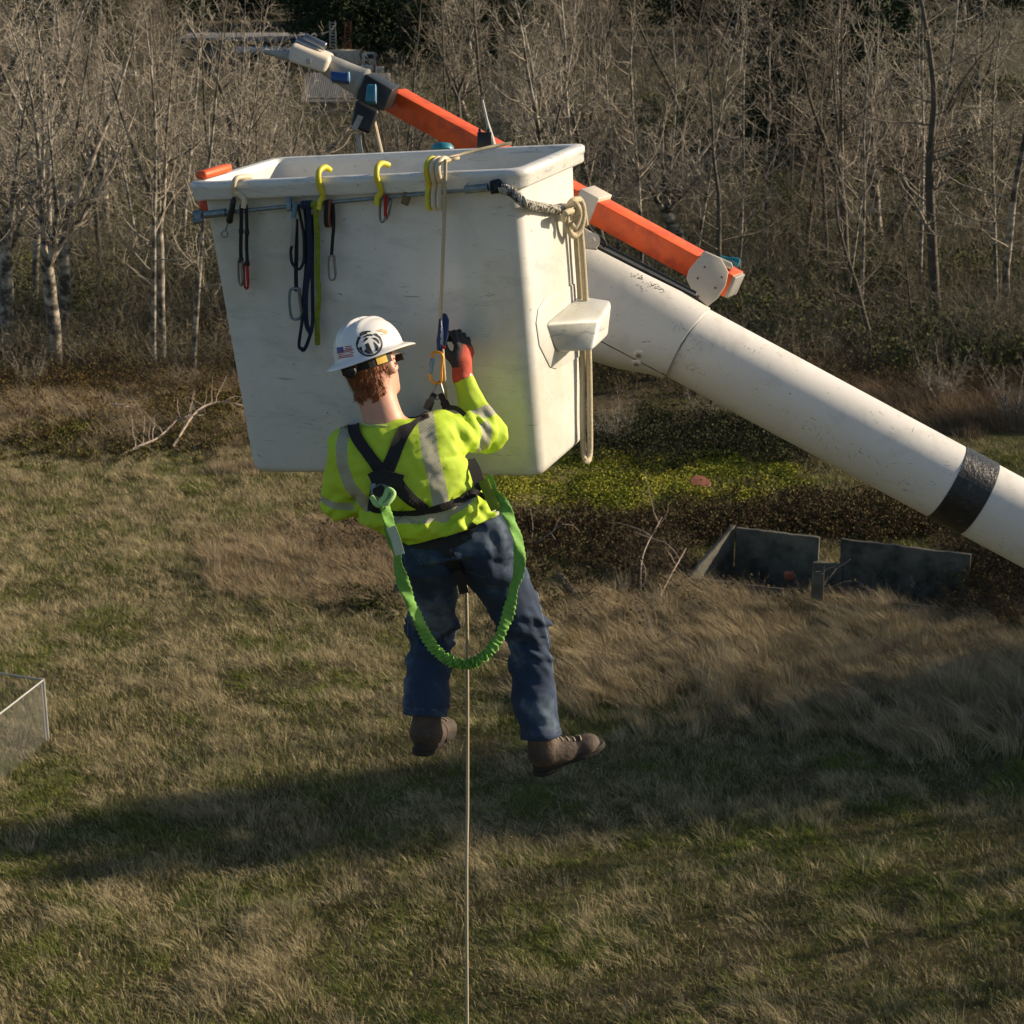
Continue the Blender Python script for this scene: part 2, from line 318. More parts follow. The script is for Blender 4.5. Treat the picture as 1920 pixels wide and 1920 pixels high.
br = MB(); path = crv([fr(940, 352, .045), fr(962, 362, .05), fr(985, 382, .05), rg(1010, 388, .02), rg(1035, 392, .018), rg(1062, 395, .02)], 22)
t = np.gradient(path, axis=0); t /= np.linalg.norm(t, axis=1)[:, None]; u = np.cross(t, UP); u /= np.linalg.norm(u, axis=1)[:, None]; w = np.cross(t, u); L_ = np.arange(len(path)) * .42
for k in range(3):
    ph = L_ + k * 2.094; br.tube(path + (u * np.cos(ph)[:, None] + w * np.sin(ph)[:, None]) * .0085 * np.linspace(1.15, .8, len(path))[:, None], .0088, 6)
brr = br.build('braided_rope', M['braid'], None, smooth=True); tag(brr, 'black and white braided rope running from the tool rail round the bucket corner', 'rope')
# ---------------------------------------------------------------- hooks on the rim
def c2(x, y): return 340 + x / 4.8, 240 + y / 4.8
def hook(pts, r, m_, label, offs=None):
    o = empty('rim_hook', fr(*c2(*pts[-1]), .03), label, 'hook', 'hooks over the bucket rim')
    n = len(pts); P3 = []
    for i, p in enumerate(pts):
        off = (offs[i] if offs else (-.03, .0, .035, .055, .055, .04, .035, .035, .045)[i]); P3.append(fr(*c2(*p), off))
    c = crv(P3, 6); rr = np.full(len(c), r); rr[:2] *= 1.05; MB().tube(c, rr, 10).build('hook_bar', m_, o, smooth=True); 
    MB().lathe(c[0] , c[0]-c[1], [(-.004, r*.8),(0, r*1.02),(.006, r*.98),(.009, r*.5)],10).build('hook_tip', m_, o, smooth=True); return o
hook([(610, 440), (560, 440), (495, 455), (470, 510), (470, 575), (520, 600), (565, 650), (558, 720)], .0095, M['cream'], 'cream plastic-coated hook over the left end of the bucket rim', (-.02, .01, .045, .058, .05, .045, .045, .05))
hook([(1330, 372), (1290, 352), (1243, 385), (1232, 450), (1250, 540), (1275, 610), (1245, 670), (1240, 735)], .0098, M['yellow'], 'yellow coated hook over the rim just above the blue and green straps', (-.02, .01, .045, .058, .05, .04, .045, .05))
hook([(1855, 330), (1800, 318), (1762, 360), (1757, 440), (1785, 520), (1800, 580), (1765, 625), (1757, 695)], .0098, M['yellow'], 'yellow coated hook over the rim holding a lone silver carabiner', (-.02, .01, .045, .058, .05, .04, .045, .05))
def c3(x, y): return 740 + x / 4.3636, 240 + y / 4.3636
th = empty('triple_hook', fr(*c3(320, 640), .03), 'three thick cream and yellow hooks side by side carrying the thin rope', 'hook')
for k, x in enumerate((258, 305, 352)):
    pts = [(x + 95, 270, -.03), (x + 50, 250, .02), (x + 8, 290, .055), (x, 350, .066), (x + 14, 420, .055), (x + 22, 450, .04), (x + 18, 500, .035), (x + 12, 560, .045), (x + 16, 640, .06), (x + 32, 652, .05), (x + 35, 600, .04)]
    MB().tube(crv([fr(*c3(a, b), o) for a, b, o in pts], 5), .0098, 9).build('hook_bar', M['yellow'] if k == 0 else M['cream'], th, smooth=True)
# ---------------------------------------------------------------- work rope
gx = P(834, 330, 6.22)
def plumb(p, dz): return p + np.array([0, 0, -dz])
r_top = fr(*c3(415, 300), .068)
MB().tube(crv([BL(.33, BD / 2 - .005, .012), BL(.27, BD / 2 - .06, .008), BL(.18, .12, -.004), fr(*c3(520, 245), -.05), fr(*c3(450, 262), .02), fr(*c3(418, 275), .06), r_top, fr(833, 400, .075), P(829, 520, 6.27), P(826, 600, 6.30), P(830, 660, 6.30), P(834, 720, 6.30), P(838, 780, 6.42), P(850, 900, 6.50), P(868, 1030, 6.56), P(875, 1130, 6.60), P(876.5, 1300, 6.66), P(876.5, 1500, 6.75), P(876, 1920, 6.96)] + [plumb(P(876, 1920, 6.96), 4.5), plumb(P(876, 1920, 6.96), 16.8)], 8), .0058, 8).build('work_rope', M['rope_thin'], None, smooth=True)
tag(bpy.data.objects['work_rope'], 'thin tan climbing rope from the bucket rim past the worker straight down to the ground', 'rope')
# ---------------------------------------------------------------- straps and carabiners below the rail
def ribbon(pts, w, th=.0025, cc=0, wob=0., side=None):
    c = crv(pts, 8) if not cc else np.array(pts); t = np.gradient(c, axis=0); t /= np.linalg.norm(t, axis=1)[:, None] + 1e-9
    v = -FW if side is None else side; s = np.cross(t, v); s /= np.linalg.norm(s, axis=1)[:, None] + 1e-9; n = np.cross(s, t)
    if wob: a = wob * np.sin(np.arange(len(c)) * .55); s = s * np.cos(a)[:, None] + n * np.sin(a)[:, None]; n = np.cross(s, t)
    w = np.broadcast_to(np.asarray(w, float), (len(c),))[:, None] / 2
    return [np.array([c[i] + s[i] * w[i] + n[i] * th / 2, c[i] - s[i] * w[i] + n[i] * th / 2, c[i] - s[i] * w[i] - n[i] * th / 2, c[i] + s[i] * w[i] - n[i] * th / 2]) for i in range(len(c))]
def carab(c, ax, wd, L, wid, r, m_, parent, m2=None):
    """closed carabiner frame of length L, width wid, centre c, long axis ax, width axis wd"""
    pts = [(-.5, .25), (-.5, -.25), (-.38, -.5), (.1, -.5), (.5, -.3), (.5, .3), (.3, .5)]
    p3 = [np.asarray(c) + ax * (a * L) + wd * (b * wid) for a, b in pts]
    MB().tube(crv(p3, 4), r, 8).build('frame', m_, parent, smooth=True)
    MB().tube([p3[-1], p3[0]], r * 1.25, 8).build('gate', m2 or m_, parent, smooth=True)
FO = .03
def C(x, y, o=FO): return fr(*c2(x, y), o)
dn = nrm(C(1000, 1500) - C(1000, 1300)); sd = nrm(C(1100, 1300) - C(1000, 1300))
k_ = empty('key_ring_tool', C(390, 950), 'small dark clamp with a silver eye ring at the rail\'s left end', 'tool')
MB().tube(crv([C(475, 620, .045), C(462, 690, .05), C(440, 800, .05), C(432, 850, .045)], 4), [.006] * 2 + [.010] * 7 + [.012] * 3 + [.009], 8).build('clamp_body', M['black_metal'], k_, smooth=True)
MB().tube([C(420, 855), C(398, 925)], .0028, 6).build('rod', M['steel'], k_, smooth=True)
a_ = np.linspace(0, 2 * np.pi, 17); MB().tube([C(388 + 28 * math.sin(t), 953 + 30 * math.cos(t)) for t in a_], .0028, 6).build('eye_ring', M['steel'], k_, smooth=True)
for (pts, cb, m_, lb, wd_) in (([(540, 690), (540, 800), (538, 920), (535, 1050), (537, 1180)], (533, 1300), M['steel'], 'black webbing quickdraw with a silver carabiner on the cream hook, left of the pair', .012),
                          ([(582, 690), (588, 800), (590, 930), (588, 1060), (594, 1210)], (583, 1330), M['red'], 'black webbing quickdraw with a red carabiner on the cream hook, right of the pair', .011)):
    o = empty('quickdraw', C(*pts[-1]), lb, 'quickdraw', 'quickdraws on the cream hook')
    MB().loft(ribbon([C(*p, .042) for p in pts], wd_, .006)).build('sling', M['black'], o)
    for p in (pts[2], pts[-1]):
        MB().lathe(C(p[0], p[1] - 20, .045), dn, [(0, .004), (.004, .0085), (.018, .0085), (.022, .004)], 8).build('keeper', M['rubber'], o, smooth=True)
    carab(C(cb[0], cb[1], .042), dn, sd * .8 + FN * .6, .085, .032, .0042, m_, o)
# swivel lanyard (black)
o = empty('swivel_lanyard', C(1030, 1450), 'black lanyard with grey swivel and large steel carabiner on the tool rail', 'lanyard')
MB().tube([C(1030, 680, .05), C(1015, 770, .045), C(1008, 810, .045)], .009, 8).build('rail_loop', M['dev_light'], o, smooth=True)
MB().loft(ribbon([C(1015, 800, .045), C(1010, 900, .045), C(1000, 1060, .045)], .016, .014)).build('swivel_body', M['grey_paint'], o, bevel=.003)
MB().tube(crv([C(995, 1060, .045), C(985, 1120, .045), C(1000, 1220, .05), C(1060, 1270, .05), C(1100, 1200, .045), C(1105, 1080, .045), (C(1100, 950, .045)), C(1075, 820, .045), C(1050, 700, .045)], 6), .0052, 8).build('cord', M['black'], o, smooth=True)
MB().loft(ribbon([C(1035, 820, .036), C(1036, 1100, .036), C(1032, 1300, .036), C(1035, 1470, .036)], .0135, .004)).build('strap', M['black'], o)
carab(C(1030, 1580, .038), dn, sd, .105, .046, .005, M['galv'], o, M['steel'])
# blue strap bundle
o = empty('blue_strap', C(1120, 1980), 'long dark blue webbing strap bundle left of the green strap', 'strap')
MB().lathe(C(1130, 690, .045), sd, [(-.02, .008), (-.018, .014), (.018, .015), (.02, .008)], 12).build('wrap', M['blue_web'], o, smooth=True)
MB().loft(ribbon([C(1140, 690, .055), C(1150, 850, .05), C(1155, 1100, .045), C(1145, 1300, .045), C(1120, 1500, .045), C(1125, 1750, .045), C(1165, 1850, .045)], .0165, .004, wob=.3)).build('strap_front', M['blue_web'], o)
MB().loft(ribbon([C(1110, 720, .04), C(1125, 900, .04), C(1125, 1200, .038), C(1100, 1500, .038), C(1085, 1750, .038), C(1060, 1965, .038), C(1120, 1985, .038)], .0105, .004, wob=.35)).build('strap_back', M['blue_web'], o)
MB().loft(ribbon([C(1170, 780, .04), C(1180, 1000, .04), C(1178, 1300, .04), C(1182, 1600, .04), C(1175, 1800, .045), C(1110, 1990, .045), C(1062, 1975, .04)], .012, .004, wob=.3)).build('strap_side', M['blue_web'], o)
o = empty('green_strap', C(1225, 1960), 'long olive green webbing strap hanging from the rail under the yellow hook', 'strap')
MB().lathe(C(1205, 690, .045), sd, [(-.014, .008), (-.012, .0125), (.012, .0125), (.014, .008)], 12).build('wrap', M['green_web'], o, smooth=True)
MB().loft(ribbon([C(1213, 700, .055), C(1216, 850, .05), C(1228, 1050, .04), C(1222, 1300, .038), C(1238, 1500, .038), C(1222, 1700, .038), C(1226, 1955, .038)], .0185, .003, wob=.55)).build('webbing', M['green_web'], o)
o = empty('short_lanyard', C(1360, 1250), 'short dark red and black lanyard with a wire carabiner, hung right of the green strap', 'lanyard')
for dx, mm in ((0, M['black']), (18, M['rust']), (-18, M['black'])):
    MB().tube(crv([C(1320 + dx, 650, .04), C(1312 + dx, 760, .052), C(1315 + dx, 870, .045), C(1340 + dx, 870, .035), C(1350 + dx, 760, .03), C(1335 + dx, 645, .035)], 5), .0048, 7).build('coil', mm, o, smooth=True)
MB().loft(ribbon([C(1365, 680, .038), C(1372, 850, .038), C(1362, 1000, .036), C(1352, 1140, .036)], .011, .005)).build('strap', M['black'], o)
carab(C(1358, 1255, .036), dn, sd, .082, .026, .0036, M['steel'], o)
o = empty('silver_carabiner', C(1830, 720), 'silver and red screwgate carabiner hanging alone from the second yellow hook', 'carabiner')
carab(C(1815, 720, .042), dn + sd * -.05, nrm(sd + FN * .5), .088, .030, .0042, M['steel'], o, M['red'])
carab(C(1862, 730, .035), nrm(dn - sd * .25), nrm(sd + FN * .8), .065, .024, .0034, M['steel'], o)

# ================================================================ BOOM
ZB = 8.35
def BM(x, dy=0, dz=0): return P(x, 643 + (x - 1290) * .537 + dy, ZB + dz)
boom = empty('lift_boom', BM(1290), 'big white tubular lift boom slanting down to the right edge behind the bucket', 'lift boom')
bdir = nrm(BM(1900) - BM(1290)); bup = nrm(np.cross(bdir, FW)); bup = bup if bup @ UP > 0 else -bup
brad = 74 / F * ZB
def bxyz(s, a, b): return BM(1290) + bdir * s + bup * a - FW * b
def srings(secs, n=28, e=2.):
    out = []
    for s, ha, hb, ca, ex in secs:
        an = np.arange(n) * 2 * np.pi / n
        out.append(np.array([bxyz(s, ca + ha * np.sign(math.cos(t)) * abs(math.cos(t)) ** (2 / ex), hb * np.sign(math.sin(t)) * abs(math.sin(t)) ** (2 / ex)) for t in an]))
    return out
MB().loft(srings([(-.10, brad, brad, 0, 2), (0, brad, brad, 0, 2), (.9, brad, brad, 0, 2), (2.0, brad * 1.0, brad, 0, 2), (3.2, brad * 1.0, brad, 0, 2), (6.5, brad, brad, 0, 2)], 48)).build('outer_tube', M['boom'], boom, smooth=True)
def bs(x): return (x - 1290) / 1290 * 0 + np.linalg.norm(BM(x) - BM(1290)) * (1 if x > 1290 else -1)
MB().loft(srings([(bs(1773), brad * 1.0, brad, 0, 2), (bs(1773.5), brad + .004, brad + .004, 0, 2), (bs(1834), brad + .004, brad + .004, 0, 2), (bs(1835), brad, brad, 0, 2)], 48)).build('tape_band', mat('black_tape', (.018, .019, .02), .35, var=.5, vscale=30, bump=.3, bscale=60, col2=(.07, .07, .075), m2=(.6, .75), m2scale=30, stretch=(1, 1, 1)), boom, smooth=True)
# cover with a rounder-box section, slightly larger toward the bucket; its mouth is cut on a slant
def cover_ring(s, ha, hb, ca, ex, slant=0.):
    an = np.arange(40) * 2 * np.pi / 40
    r = []
    for t in an:
        ct, st_ = math.cos(t), math.sin(t); u = np.sign(ct) * abs(ct) ** (2 / ex); v = np.sign(st_) * abs(st_) ** (2 / ex)
        r.append(bxyz(s + slant * (-u * u * .5 + .5) - slant * .35 * u, ca + ha * u, hb * v))
    return np.array(r)
secs = [(-.95, .20, .17, -.03, 3.), (-.90, .235, .2, -.04, 3.2), (-.62, .245, .2, -.045, 3.2), (-.40, .235, .2, -.042, 3.), (-.22, .212, .195, -.03, 2.8), (-.06, .186, .185, -.010, 2.5), (-.005, .181, .18, -.005, 2.4)]
rr_ = [cover_ring(*s_, slant=.0 if i < 5 else -.05) for i, s_ in enumerate(secs)]
rr_ += [cover_ring(-.001, .172, .172, -.004, 2.3, slant=-.05), cover_ring(-.06, .165, .165, 0, 2.3)]
cov = MB().loft(rr_).build('knuckle_cover', M['boom'], boom, smooth=True)
_q = BL(.05, BD / 2 - .06, -.42); _e = bxyz(-.78, 0, .05); _ax = _e - _q
MB().hexa([_q + BR[:, 0] * i * .16 + BR[:, 2] * j * .20 for i, j in ((-1, -1), (1, -1), (1, 1), (-1, 1))], [_e + bdir * i * .11 + bup * j * .15 for i, j in ((-1, -1), (1, -1), (1, 1), (-1, 1))]).build('bucket_mount', M['boom'], boom, bevel=.02)
dg = bpy.context.evaluated_depsgraph_get
def raycast_px(obj, px, py):
    off = wloc(obj.parent) if obj.parent else np.zeros(3); d = P(px, py, 1) - CAM
    ok, loc, nr, _ = obj.ray_cast(Vector(CAM - off), Vector(d).normalized()); 
    return (np.array(loc) + off, np.array(nr)) if ok else (P(px, py, ZB - .2), -FW)
for x, y in ((1197, 665), (1193, 681)):
    c, n = raycast_px(cov, x, y); MB().lathe(c - n * .006, n, [(0, .024), (.006, .023), (.010, .019), (.0105, .012), (.0108, .011)], 18).build('bolt_boss', M['boom'], boom, smooth=True)
    MB().lathe(c + n * .005, n, [(0, .0105), (.004, .0105), (.0055, .008)], 12).build('bolt', mat('old_bolt', (.33, .29, .22), .5, metal=.4), boom, smooth=True)
MB().tube([bxyz(-.012 + .004 * math.sin(t), brad * 1.012 * math.cos(t), brad * 1.012 * math.sin(t)) + bdir * (-.05 * (.5 - .5 * math.cos(t) ** 2) + .0175 * math.cos(t) + .006) for t in np.linspace(0, 2 * np.pi, 49)], .0042, 6).build('joint_gap_shade', M['black_metal'], boom, smooth=True)  # black ring drawn in for the dark, shaded gap at the cover joint
sm = [raycast_px(cov, 1125 + 125 * t, 639 + 66 * t) for t in np.linspace(0, 1, 14)]
MB().tube([c + n * .0002 for c, n in sm], .0022, 5).build('seam', M['black_metal'], boom)
mb = MB()
for x0, y0, cnt, sx, sy in ((1196, 520, 16, 16, 5), (1228, 538, 30, 22, 7), (1200, 540, 8, 15, 4)):
    for _ in range(cnt):
        x, y = rng.normal(x0, sx / 2), rng.normal(y0, sy / 2); y += (x - x0) * .45; l, an = rng.uniform(1.5, 5), rng.uniform(-.2, 1.2)
        c, n = raycast_px(cov, x, y); c1, n1 = raycast_px(cov, x + l * math.cos(an), y + l * math.sin(an)); s_ = nrm(np.cross(c1 - c, n)) * rng.uniform(.0006, .002)
        mb.add([c + s_ + n * .0008, c - s_ + n * .0008, c1 - s_ + n1 * .0008, c1 + s_ + n1 * .0008], [(0, 1, 2, 3)])
_cl = [(rng.uniform(1140, 1900), rng.uniform(-65, 75)) for _ in range(16)]
for _ in range(230):
    _c = _cl[rng.integers(16)]; x = _c[0] + rng.normal() * 26; y = 643 + (x - 1290) * .537 + _c[1] + rng.normal() * 11; l, an = rng.exponential(5) + 1.5, rng.choice([.49, .49 + 1.57, rng.uniform(-1, 2)]) + rng.normal() * .12; tgt = cov if x < 1280 else bpy.data.objects['outer_tube']
    c, n = raycast_px(tgt, x, y); c1, n1 = raycast_px(tgt, x + l * math.cos(an), y + l * math.sin(an))
    if np.linalg.norm(c - c1) > .12 or abs((c - bxyz(0, 0, 0)) @ FW) > .3: continue
    s_ = nrm(np.cross(c1 - c, n)) * rng.uniform(.0003, .0011); mb.add([c + s_ + n * .0008, c - s_ + n * .0008, c1 - s_ * .3 + n1 * .0008, c1 + s_ * .3 + n1 * .0008], [(0, 1, 2, 3)])
tag(mb.build('paint_chips', mat('chip', (.06, .055, .05), .8), boom), kind='stuff')

# ================================================================ JIB
def J(x, dy=0., z=None):   # centre line of the front face
    zz = 8.95 - (x - 751) / 534 * .50 if z is None else z
    return P(x, 201 + (x - 751) * .547 + dy, zz)
jdir = nrm(J(1300) - J(760)); jup = nrm(np.cross(np.cross(jdir, UP * 1.0 - FW * .0), jdir)); jn = nrm(np.cross(jup, jdir)); jn = jn if jn @ FW < 0 else -jn
jib = empty('jib_winch_arm', J(1300), 'orange square jib beam with a grey winch head passing behind the bucket', 'jib arm')
tl = R_(-17); jn2 = jn * math.cos(tl) + jup * math.sin(tl); jup2 = jup * math.cos(tl) - jn * math.sin(tl)
JH = .053
A_, B_ = J(728), J(1366); c_ = (A_ + B_) / 2 - jn2 * .06
mb = MB().box(c_, jdir * np.linalg.norm(B_ - A_) / 2, jn2 * .06, jup2 * JH); mb.build('beam', M['orange'], jib, bevel=.004)
for x, dy in ((809, 2), (1178, 1)):
    MB().lathe(J(x, dy) - jn2 * .004, jn2, [(0, .0115), (.0055, .0115)], 14).build('pin_hole', M['black_metal'], jib)
mb = MB().box(J(1366, 1) - jn2 * .06, jdir * .012, jn2 * .056, jup2 * .050); mb.build('end_plate', M['grey_paint'], jib, bevel=.004)
mb = MB().box(J(1098, -3) - jn2 * .055, jdir * .05, jn2 * .070, jup2 * .068); mb.build('sleeve', M['tan_plate'], jib, bevel=.004)
# bracket plate
pp = [(1322, 472), (1352, 484), (1366, 510), (1361, 535), (1345, 560), (1327, 574), (1318, 566), (1300, 548), (1287, 522), (1292, 505), (1306, 488)]
MB().prism([P(x, y, 8.30) for x, y in pp], -FW * -.012).build('bracket_plate', M['tan_plate'], jib, bevel=.003)
MB().prism([P(x, y, 8.31) for x, y in ((1316, 474), (1322, 470), (1372, 492), (1375, 503), (1360, 497))], FW * .14).build('bracket_top', M['tan_plate'], jib, bevel=.003)
MB().lathe(P(1350, 484, 8.38), nrm(V3(.9, -.25, -.1)), [(0, .006), (.001, .014), (.04, .014), (.05, .02), (.085, .022), (.09, .008)], 12).build('knob', M['teal'], jib, smooth=True)
for x, y in ((1321, 501), (1308, 522), (1353, 520), (1341, 540), (1309, 556)): MB().lathe(P(x, y, 8.302), -FW, [(0, .005), (.004, .005), (.006, .003)], 8).build('bolt', M['rust'], jib)
# hydraulic lines under the beam, hinge lug
for dy, r, m_ in ((0, .0085, 'black_metal'), (6, .009, 'grey_paint'), (11, .007, 'black_metal')):
    MB().tube([P(1118, 452 + dy, 8.16), P(1210, 499 + dy, 8.14), P(1305, 550 + dy * .6, 8.12)], r, 8).build('hydraulic_line', M[m_], jib, smooth=True)
MB().lathe(P(1110, 453, 8.05), -FW, [(0, .03), (.002, .033), (.04, .033), (.042, .012), (.048, .012), (.05, .008)], 20).build('hinge_lug', M['tan_plate'], jib, smooth=True)
MB().prism([P(x, y, 8.06) for x, y in ((1060, 405), (1118, 440), (1120, 468), (1060, 460))], FW * .03).build('hinge_arm', M['tan_plate'], jib, bevel=.004)
MB().tube(crv([P(1102, 423, 8.1), P(1112, 436, 8.1), P(1128, 446, 8.1), P(1136, 458, 8.1), (P(1130, 462, 8.1))], 5), .006, 7).build('hose', M['black'], jib, smooth=True)
# head: black clamp, tapered tube, tan winch box
def j6(x, y, z=8.72): return P(480 + x / 4, 40 + y / 4, z)
MB().hexa([j6(*p, 8.74) for p in ((820, 395), (1030, 515), (955, 675), (745, 580))], [j6(p[0] + 40, p[1] - 18, 8.95) for p in ((825, 395), (1040, 500), (990, 660), (790, 560))]).build('clamp_block', M['black_metal'], jib, bevel=.006)
for (x, y, a, b, m_) in ((862, 548, 34, 66, 'teal'), (630, 425, 70, 36, 'blue')):
    c = j6(x, y, 8.62 if m_ == 'teal' else 8.72); MB().box(c, (RT * .97 + UP * -.1) * a / F / 4 * 8.6, FW * .03, (UP + RT * (.12 if m_ == 'teal' else -.05)) * b / F / 4 * 8.6).build('lock_handle', M[m_], jib, bevel=.006)
    MB().box(c + RT * a / F / 4 * 8.6 * .95 - FW * .004, RT * .005, FW * .03, UP * b / F / 4 * 8.5).build('handle_side', M['dev_light'], jib, bevel=.002)
hd = nrm(j6(560, 330) - j6(830, 470))
MB().lathe(j6(810, 470, 8.84), hd, [(0, .070), (.012, .072), (.02, .066), (.10, .058), (.19, .050), (.20, .046)], 24).build('neck_tube', M['grey_paint'], jib, smooth=True)
MB().hexa([j6(*p, 8.72) for p in ((262, 165), (560, 280), (515, 400), (230, 300))], [j6(*p, 8.90) for p in ((310, 120), (600, 245), (560, 330), (285, 240))]).build('winch_housing', M['tan_plate'], jib, bevel=.02, seg=4)
MB().lathe(j6(395, 298, 8.715), -FW, [(0, .012), (.004, .012), (.005, .009)], 16).build('cap', M['grey_paint'], jib)
for dy in (0, 24):
    MB().tube([j6(305 + dy * 2.4, 142 + dy * .1 - dy, 8.80), j6(465 + dy * 2.4, 215 - dy + dy * .1, 8.80)], .021, 12).build('line_guide', M['steel'], jib, bevel=.004)
MB().tube(crv([j6(255, 262, 8.8), j6(200, 255, 8.8), j6(130, 240, 8.8), j6(68, 225, 8.8)], 5), [.03] * 3 + [.02] * 6 + [.014] * 7, 10).build('nose_prong', M['grey_paint'], jib, smooth=True)
MB().hexa([j6(*p, 8.70) for p in ((748, 590), (925, 672), (850, 850), (708, 785))], [j6(p[0] + 15, p[1] - 12, 8.85) for p in ((748, 590), (925, 672), (850, 850), (708, 785))]).build('winch_motor', M['black_metal'], jib, bevel=.014, seg=3)
MB().prism([j6(*p, 8.692) for p in ((765, 700), (803, 715), (755, 822), (716, 800))], FW * .004).build('data_plate', M['grey_paint'], jib)
MB().tube([j6(885, 745, 8.8), j6(947, 1010, 8.8)], .009, 7).build('rod', M['cream'], jib, smooth=True)
MB().tube(crv([j6(768, 850, 8.8), j6(775, 930, 8.8), j6(795, 1020, 8.8)], 4), .012, 7).build('hanging_cable', M['grey_paint'], jib, smooth=True)
# antenna + bracket + teal cap beyond the back rim
an_ = empty('whip_antenna', j6(1770, 930, 7.3), 'thin grey whip antenna standing at the back rim of the bucket beside the orange beam', 'antenna')
MB().tube([j6(1775, 935, 7.3), j6(1765, 880, 7.3), j6(1730, 740, 7.3), j6(1697, 590, 7.3)], [.014, .012, .006, .0045], 8).build('whip', M['grey_paint'], an_, smooth=True)
MB().box(j6(1715, 900, 7.28), RT * .028, FW * .03, UP * .03).build('mount', M['black_metal'], an_, bevel=.004)
for dx in (-36, 30): MB().box(j6(1715 + dx, 855, 7.28), RT * .006, FW * .02, UP * .022).build('clip', M['black_metal'], an_, bevel=.003)
tc_ = empty('teal_cover', j6(1400, 960, 7.5), 'small teal plastic cover peeping over the back rim under the orange beam', 'cover')
MB().lathe(j6(1400, 965, 7.5), UP, [(0, .046), (.014, .043), (.024, .034), (.028, .015)], 20).build('cap', M['teal'], tc_, smooth=True)
# ================================================================ SDF modelling (numpy surface nets)
def rcone(p, a, b, ra, rb):
    a, b = np.asarray(a), np.asarray(b); d = b - a; t = np.clip((p - a) @ d / (d @ d), 0, 1); return np.linalg.norm(p - a - t[:, None] * d, axis=1) - (ra + (rb - ra) * t)
def ell(p, c, ax, r):     # ellipsoid, ax rows = axes
    q = (p - c) @ np.asarray(ax).T; r = np.asarray(r); k0 = np.linalg.norm(q / r, axis=1); k1 = np.linalg.norm(q / (r * r), axis=1); return k0 * (k0 - 1) / (k1 + 1e-9)
def sloft(p, cs, lat, A, B, e=2.2):   # loft of ellipses: centres, lateral axes, half widths, half depths
    out = np.full(len(p), 1e3)
    for i in range(len(cs) - 1):
        a, b = cs[i], cs[i + 1]; d = b - a; L = np.linalg.norm(d); t = (p - a) @ d / (L * L); tc = np.clip(t, 0, 1)
        la = lat[i] * (1 - tc)[:, None] + lat[i + 1] * tc[:, None]; dn_ = d / L; la = la - dn_ * (la @ dn_)[:, None]; la /= np.linalg.norm(la, axis=1)[:, None]
        q = p - (a + tc[:, None] * d); x = np.einsum('ij,ij->i', q, la); z = q @ dn_; y = np.einsum('ij,ij->i', q, np.cross(dn_, la))
        ha = A[i] + (A[i + 1] - A[i]) * tc; hb = B[i] + (B[i + 1] - B[i]) * tc
        k = (np.abs(x / ha) ** e + np.abs(y / hb) ** e) ** (1 / e); dr = (k - 1) * np.minimum(ha, hb)
        over = np.maximum(np.abs(z) * (t != tc) - .012, 0)
        out = np.minimum(out, np.where(over > 0, np.sqrt(np.maximum(dr, 0) ** 2 + over ** 2) + np.minimum(dr, 0) * (over <= 0), dr))
    return out
def smin(a, b, k):
    h = np.clip(.5 + .5 * (b - a) / k, 0, 1); return b * (1 - h) + a * h - k * h * (1 - h)
def wr(p, seed, s, amp, dirs=None, sharp=1.):
    r = np.random.default_rng(seed); o = 0
    wp = p + .35 / s * np.sin(p @ r.normal(size=(3, 3)) * s * .6 + r.uniform(0, 6, 3))
    for k in range(5):
        d = nrm(r.normal(size=3)) if dirs is None else nrm(np.asarray(dirs) + r.normal(size=3) * .45)
        v = np.sin(wp @ d * s * (1 + .5 * k) + r.uniform(0, 6)); o = o + np.sign(v) * np.abs(v) ** sharp / (1 + .5 * k)
    return amp * o / 2.2
